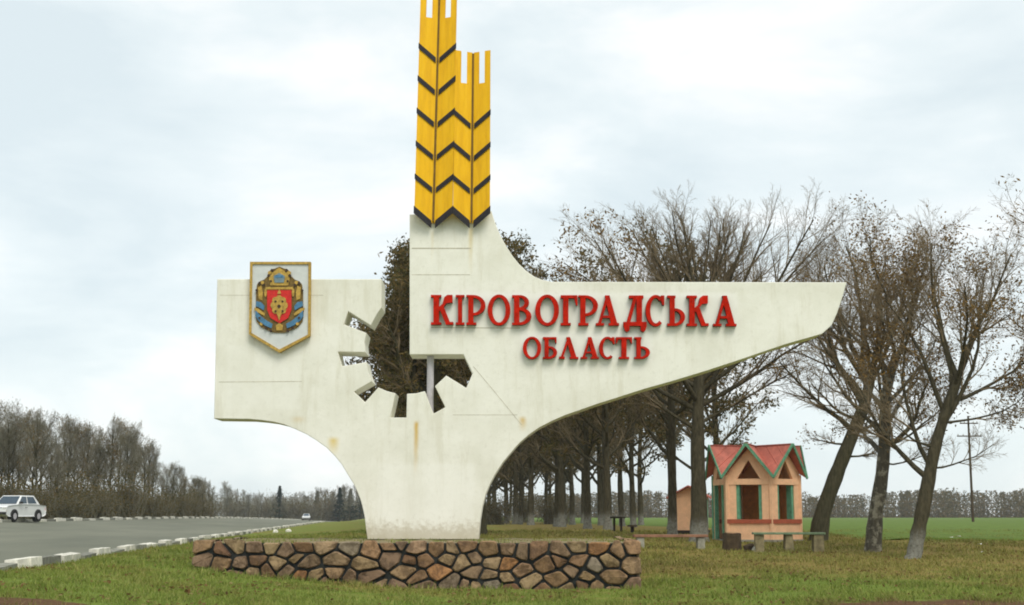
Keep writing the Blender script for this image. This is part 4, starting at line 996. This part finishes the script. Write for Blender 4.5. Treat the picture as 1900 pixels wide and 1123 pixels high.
# ------------------------------------------------------------------ cars
def car(loc, rz, label, group):
    r = tag(empty('car', loc, rz), label, 'car', group)      # local: +x is forward
    bm = bmesh.new(); W2 = .81
    prof = [(-2.02,.36),(-2.05,.62),(-2.0,.86),(-1.15,.93),(.75,.93),(1.9,.84),(2.05,.72),(2.06,.38),(1.75,.27),(-1.75,.27)]
    ys = [(-W2, .93), (-W2*.97, 1.0), (W2*.97, 1.0), (W2, .93)]
    mb = MB(); m = len(prof); V = []
    for y, k in ((-W2*.93, .90), (-W2, .99), (W2, .99), (W2*.93, .90)):
        V += [(x*(k*.1+.9), y, .60+(z-.60)*k) for x, z in prof]
    F_ = [tuple(range(m)), tuple(range(4*m-1, 3*m-1, -1))]
    for s_ in range(3): F_ += [((i+1) % m + s_*m, i + s_*m, i+(s_+1)*m, (i+1) % m+(s_+1)*m) for i in range(m)]
    mb.add(V, F_); body = mb.build('body', mCar, r, local=True, bevel=.02)
    mb = MB(); zb, zt = .93, 1.40     # roof on four slim corners
    mb.hull8([(-1.56,-.70,zb-.03),(.80,-.70,zb-.03),(.80,.70,zb-.03),(-1.56,.70,zb-.03),(-1.10,-.56,zt),(.18,-.56,zt),(.18,.56,zt),(-1.10,.56,zt)]); mb.build('cabin', mCar, r, local=True, bevel=.04)
    def lerp(a, b2, t): return tuple(a[i]+(b2[i]-a[i])*t for i in range(3))
    def pane(nm, c00, c10, c11, c01, outv, ins=(.1, .9, .16, .88)):
        ax, bx, ay, by = ins; q = []
        for u, v_ in ((ax, ay), (bx, ay), (bx, by), (ax, by)): q.append(Vector(lerp(lerp(c00, c10, u), lerp(c01, c11, u), v_)) + Vector(outv)*.012)
        q2 = [p - Vector(outv)*.02 for p in q]; mb = MB(); mb.add(q+q2, [(0,1,2,3),(7,6,5,4),(0,4,5,1),(1,5,6,2),(2,6,7,3),(3,7,4,0)]); mb.build(nm, mGlass, r, local=True)
    pane('windscreen', (.80,-.70,zb), (.80,.70,zb), (.18,.56,zt), (.18,-.56,zt), (.6,0,.8), (.07,.93,.06,.9))
    pane('rear_window', (-1.56,.70,zb), (-1.56,-.70,zb), (-1.10,-.56,zt), (-1.10,.56,zt), (-.72,0,.69))
    for sg in (-1, 1):
        pane('side_window', (.72,sg*.70,zb), (-.18,sg*.70,zb), (-.26,sg*.56,zt), (.16,sg*.56,zt), (0,sg*.96,.28), (.06,.96,.1,.86))
        pane('side_window', (-.22,sg*.70,zb), (-1.36,sg*.70,zb), (-1.04,sg*.56,zt), (-.28,sg*.56,zt), (0,sg*.96,.28), (.06,.86,.1,.86))
        for x in (-1.22, 1.22):
            mb = MB(); mb.tube([(x,sg*.66,.29),(x,sg*.83,.29)], [.29,.29], 18); wh = mb.build('wheel', mTyre, r, local=True)
            mb = MB(); mb.tube([(x,sg*.79,.29),(x,sg*.838,.29)], [.17,.17], 12); mb.build('rim', mSteel, wh, local=True)
            mb = MB(); mb.tube([(x,sg*.60,.32),(x,sg*.815,.32)], [.345,.345], 18); mb.build('wheel_arch', mTrim, r, local=True)
        mb = MB(); mb.box(2.0, 2.05, sg*.68-.11, sg*.68+.11, .60, .76); mb.build('headlight', mLamp, r, local=True)
        mb = MB(); mb.box(1.99, 2.04, sg*.68-.1, sg*.68+.1, .53, .59); mb.build('indicator', mAmber, r, local=True)
        mb = MB(); mb.box(.6, .78, sg*.84-.07, sg*.84+.07, .95, 1.07); mb.build('mirror', mTrim, r, local=True)
        mb = MB(); mb.box(.0, .16, sg*.815-.02, sg*.815+.02, .74, .77); mb.build('door_handle', mTrim, r, local=True)
        mb = MB(); mb.box(-2.045, -1.99, sg*.62-.14, sg*.62+.14, .62, .78); mb.build('tail_light', mShield, r, local=True)
    mb = MB(); mb.box(2.0, 2.045, -.54, .54, .60, .75); mb.build('grille', mTrim, r, local=True)
    mb = MB(); mb.box(2.03, 2.14, -.8, .8, .38, .52); mb.build('bumper', mTrim, r, local=True, bevel=.02)
    mb = MB(); mb.box(-2.13, -2.02, -.8, .8, .38, .52); mb.build('bumper', mTrim, r, local=True, bevel=.02)
    return r
D = 70.0; x = P(24, 960, D).x; s = x - xn(D)
r_ = car((x, D, road_z(s, D)), R_(-90+5.8-17), 'white saloon car coming along the far lane by the wood', None); r_.scale = (.9, .9, .9)
D = 300; x = xn(D) - 5.2; car((x, D, road_z(-5.2, D)), R_(-90+5.8), 'tiny distant white car far down the road beside the monument foot', None)

# ------------------------------------------------------------------ grass, leaf litter
rng = np.random.default_rng(3)
def scatter(nb, dmin, dmax, power):
    u = rng.random(nb); D = dmin*(dmax/dmin)**(u**power); x = (rng.random(nb)-.5)*2*(D*0.40+4)
    s = x - (-7-.1023*D); ok = (s > .34) & ~((x > PX0-.05) & (x < PX1+.05) & (D > PY0-.05) & (D < PY1+.05)) & ~(((x-HC.x)**2+(D-HC.y)**2) < 3.4)
    # thin where the turf is worn to bare earth
    e1 = ((x-9.0)/3.6)**2 + ((D-26.3)/2.0)**2; e2 = ((x+6.7)/1.5)**2 + ((D-18.6)/1.3)**2
    wn = np.array([mnoise.noise((a*.8, b2*.8, 4.0)) for a, b2 in zip(x, D)])
    ok &= rng.random(nb) < np.clip(.75+1.5*wn, .12, 1)*np.where(np.minimum(e1, e2) + 1.1*wn < 1, .14, 1)
    return x[ok], D[ok]
# fast ground height lookup from the built grid
def gz_np(x, D):
    s = x - (-7-.1023*D); zn = np.interp(D, *zip(*ZN)); ba = np.interp(D, *zip(*BASE)); t = np.clip((s-.3)/8.7, 0, 1); k = t*t*(3-2*t)
    z = (zn-.03)*(1-k)+ba*k
    near = D < 90; add = np.zeros_like(z)
    add[near] = [0.05*mnoise.noise((a*.35, b2*.35, 0.0)) for a, b2 in zip(x[near], D[near])]
    return z+add
x, D = scatter(540000, 16.5, 70, 1.0); z = gz_np(x, D); nb = len(x)
clump = np.array([mnoise.noise((a*1.3, b2*1.3, 5.0)) for a, b2 in zip(x, D)])
edge = np.clip(1-np.abs(D-PY0)/.35, 0, 1)*((x > PX0-.3) & (x < PX1+.3))
h = (.03 + .05*rng.random(nb) + .11*np.clip(clump, 0, 1) + .10*edge*rng.random(nb))*np.clip(.55+.018*D, .5, 1.2); an = rng.random(nb)*6.283; wd_ = (.006+.007*rng.random(nb))*(D/30)
lean = rng.normal(0, .5, (nb, 2))*h[:, None]
V = np.empty((nb, 3, 3)); V[:, 0] = np.stack([x-np.cos(an)*wd_, D-np.sin(an)*wd_, z-.01], 1); V[:, 1] = np.stack([x+np.cos(an)*wd_, D+np.sin(an)*wd_, z-.01], 1); V[:, 2] = np.stack([x+lean[:, 0], D+lean[:, 1], z+h], 1)
tag(link('grass', np_mesh('grass', V.reshape(-1, 3), np.arange(nb*3).reshape(-1, 3)), mBlade), 'short autumn grass of the roadside verge', 'grass', kind='stuff')
x, D = scatter(44000, 16.5, 75, 0.9); dr = np.array([mnoise.noise((a*.5, b2*.5, 2.0)) for a, b2 in zip(x, D)]); keep = rng.random(len(x)) < np.where(x > 0, 1.0, .5)*np.clip(.35+2.2*dr, .05, 1); x = x[keep]; D = D[keep]; z = gz_np(x, D) + .03 + rng.random(len(x))*.03; nb = len(x)
a = rng.normal(0, 1, (nb, 3)); a[:, 2] *= .35; a /= np.linalg.norm(a, axis=1, keepdims=True); b2 = np.cross(a, rng.normal(0, .3, (nb, 3)) + np.array([0, 0, 1])); b2 /= np.linalg.norm(b2, axis=1, keepdims=True)
sz = (.03+.035*rng.random(nb))[:, None]; c_ = np.stack([x, D, z], 1)
V = np.stack([c_-a*sz, c_+b2*sz*.6, c_+a*sz, c_-b2*sz*.6], 1)
tag(link('fallen_leaves', np_mesh('fallen_leaves', V.reshape(-1, 3), np.arange(nb*4).reshape(-1, 4)), mLitter), 'brown fallen leaves scattered over the grass', 'leaves', kind='stuff')
# grass tufts on the earth of the plinth
x = PX0+.2+(PX1-PX0-.4)*rng.random(5000); D = PY0+.15+(PY1-PY0-.3)*rng.random(5000)**1.6; ok = ~((D > YM-.1) & (D < YM+.8) & (x > -3.7) & (x < -.7)); x = x[ok]; D = D[ok]; nb = len(x)
msk = np.array([mnoise.noise((a_*1.1, d_*1.1, 9.0)) for a_, d_ in zip(x, D)]) > -.05; x = x[msk]; D = D[msk]; nb = len(x)
h = .04+.06*rng.random(nb); an = rng.random(nb)*6.283; lean = rng.normal(0, .4, (nb, 2))*h[:, None]; V = np.empty((nb, 3, 3)); z = np.full(nb, ZP-.05)
V[:, 0] = np.stack([x-np.cos(an)*.01, D-np.sin(an)*.01, z], 1); V[:, 1] = np.stack([x+np.cos(an)*.01, D+np.sin(an)*.01, z], 1); V[:, 2] = np.stack([x+lean[:, 0], D+lean[:, 1], z+h], 1)
tag(link('plinth_grass', np_mesh('plinth_grass', V.reshape(-1, 3), np.arange(nb*3).reshape(-1, 3)), mBlade), 'thin grass growing on the earth on top of the plinth', 'grass', kind='stuff')

# ------------------------------------------------------------------ thin autumn haze
mH = bpy.data.materials.new('haze_air'); mH.use_nodes = True; n = mH.node_tree; n.nodes.clear()
o_ = n.nodes.new('ShaderNodeOutputMaterial'); pv = n.nodes.new('ShaderNodeVolumePrincipled')
pv.inputs['Color'].default_value = (0.90, 0.96, 1.0, 1); pv.inputs['Density'].default_value = 0.00022; pv.inputs['Anisotropy'].default_value = 0.0
n.links.new(pv.outputs[0], o_.inputs['Volume'])
mb = MB(); mb.box(-1150, 1150, -60, 1540, -2.0, 17.0); tag(mb.build('haze', mH), 'thin pale autumn haze over the whole place', 'haze', kind='stuff')
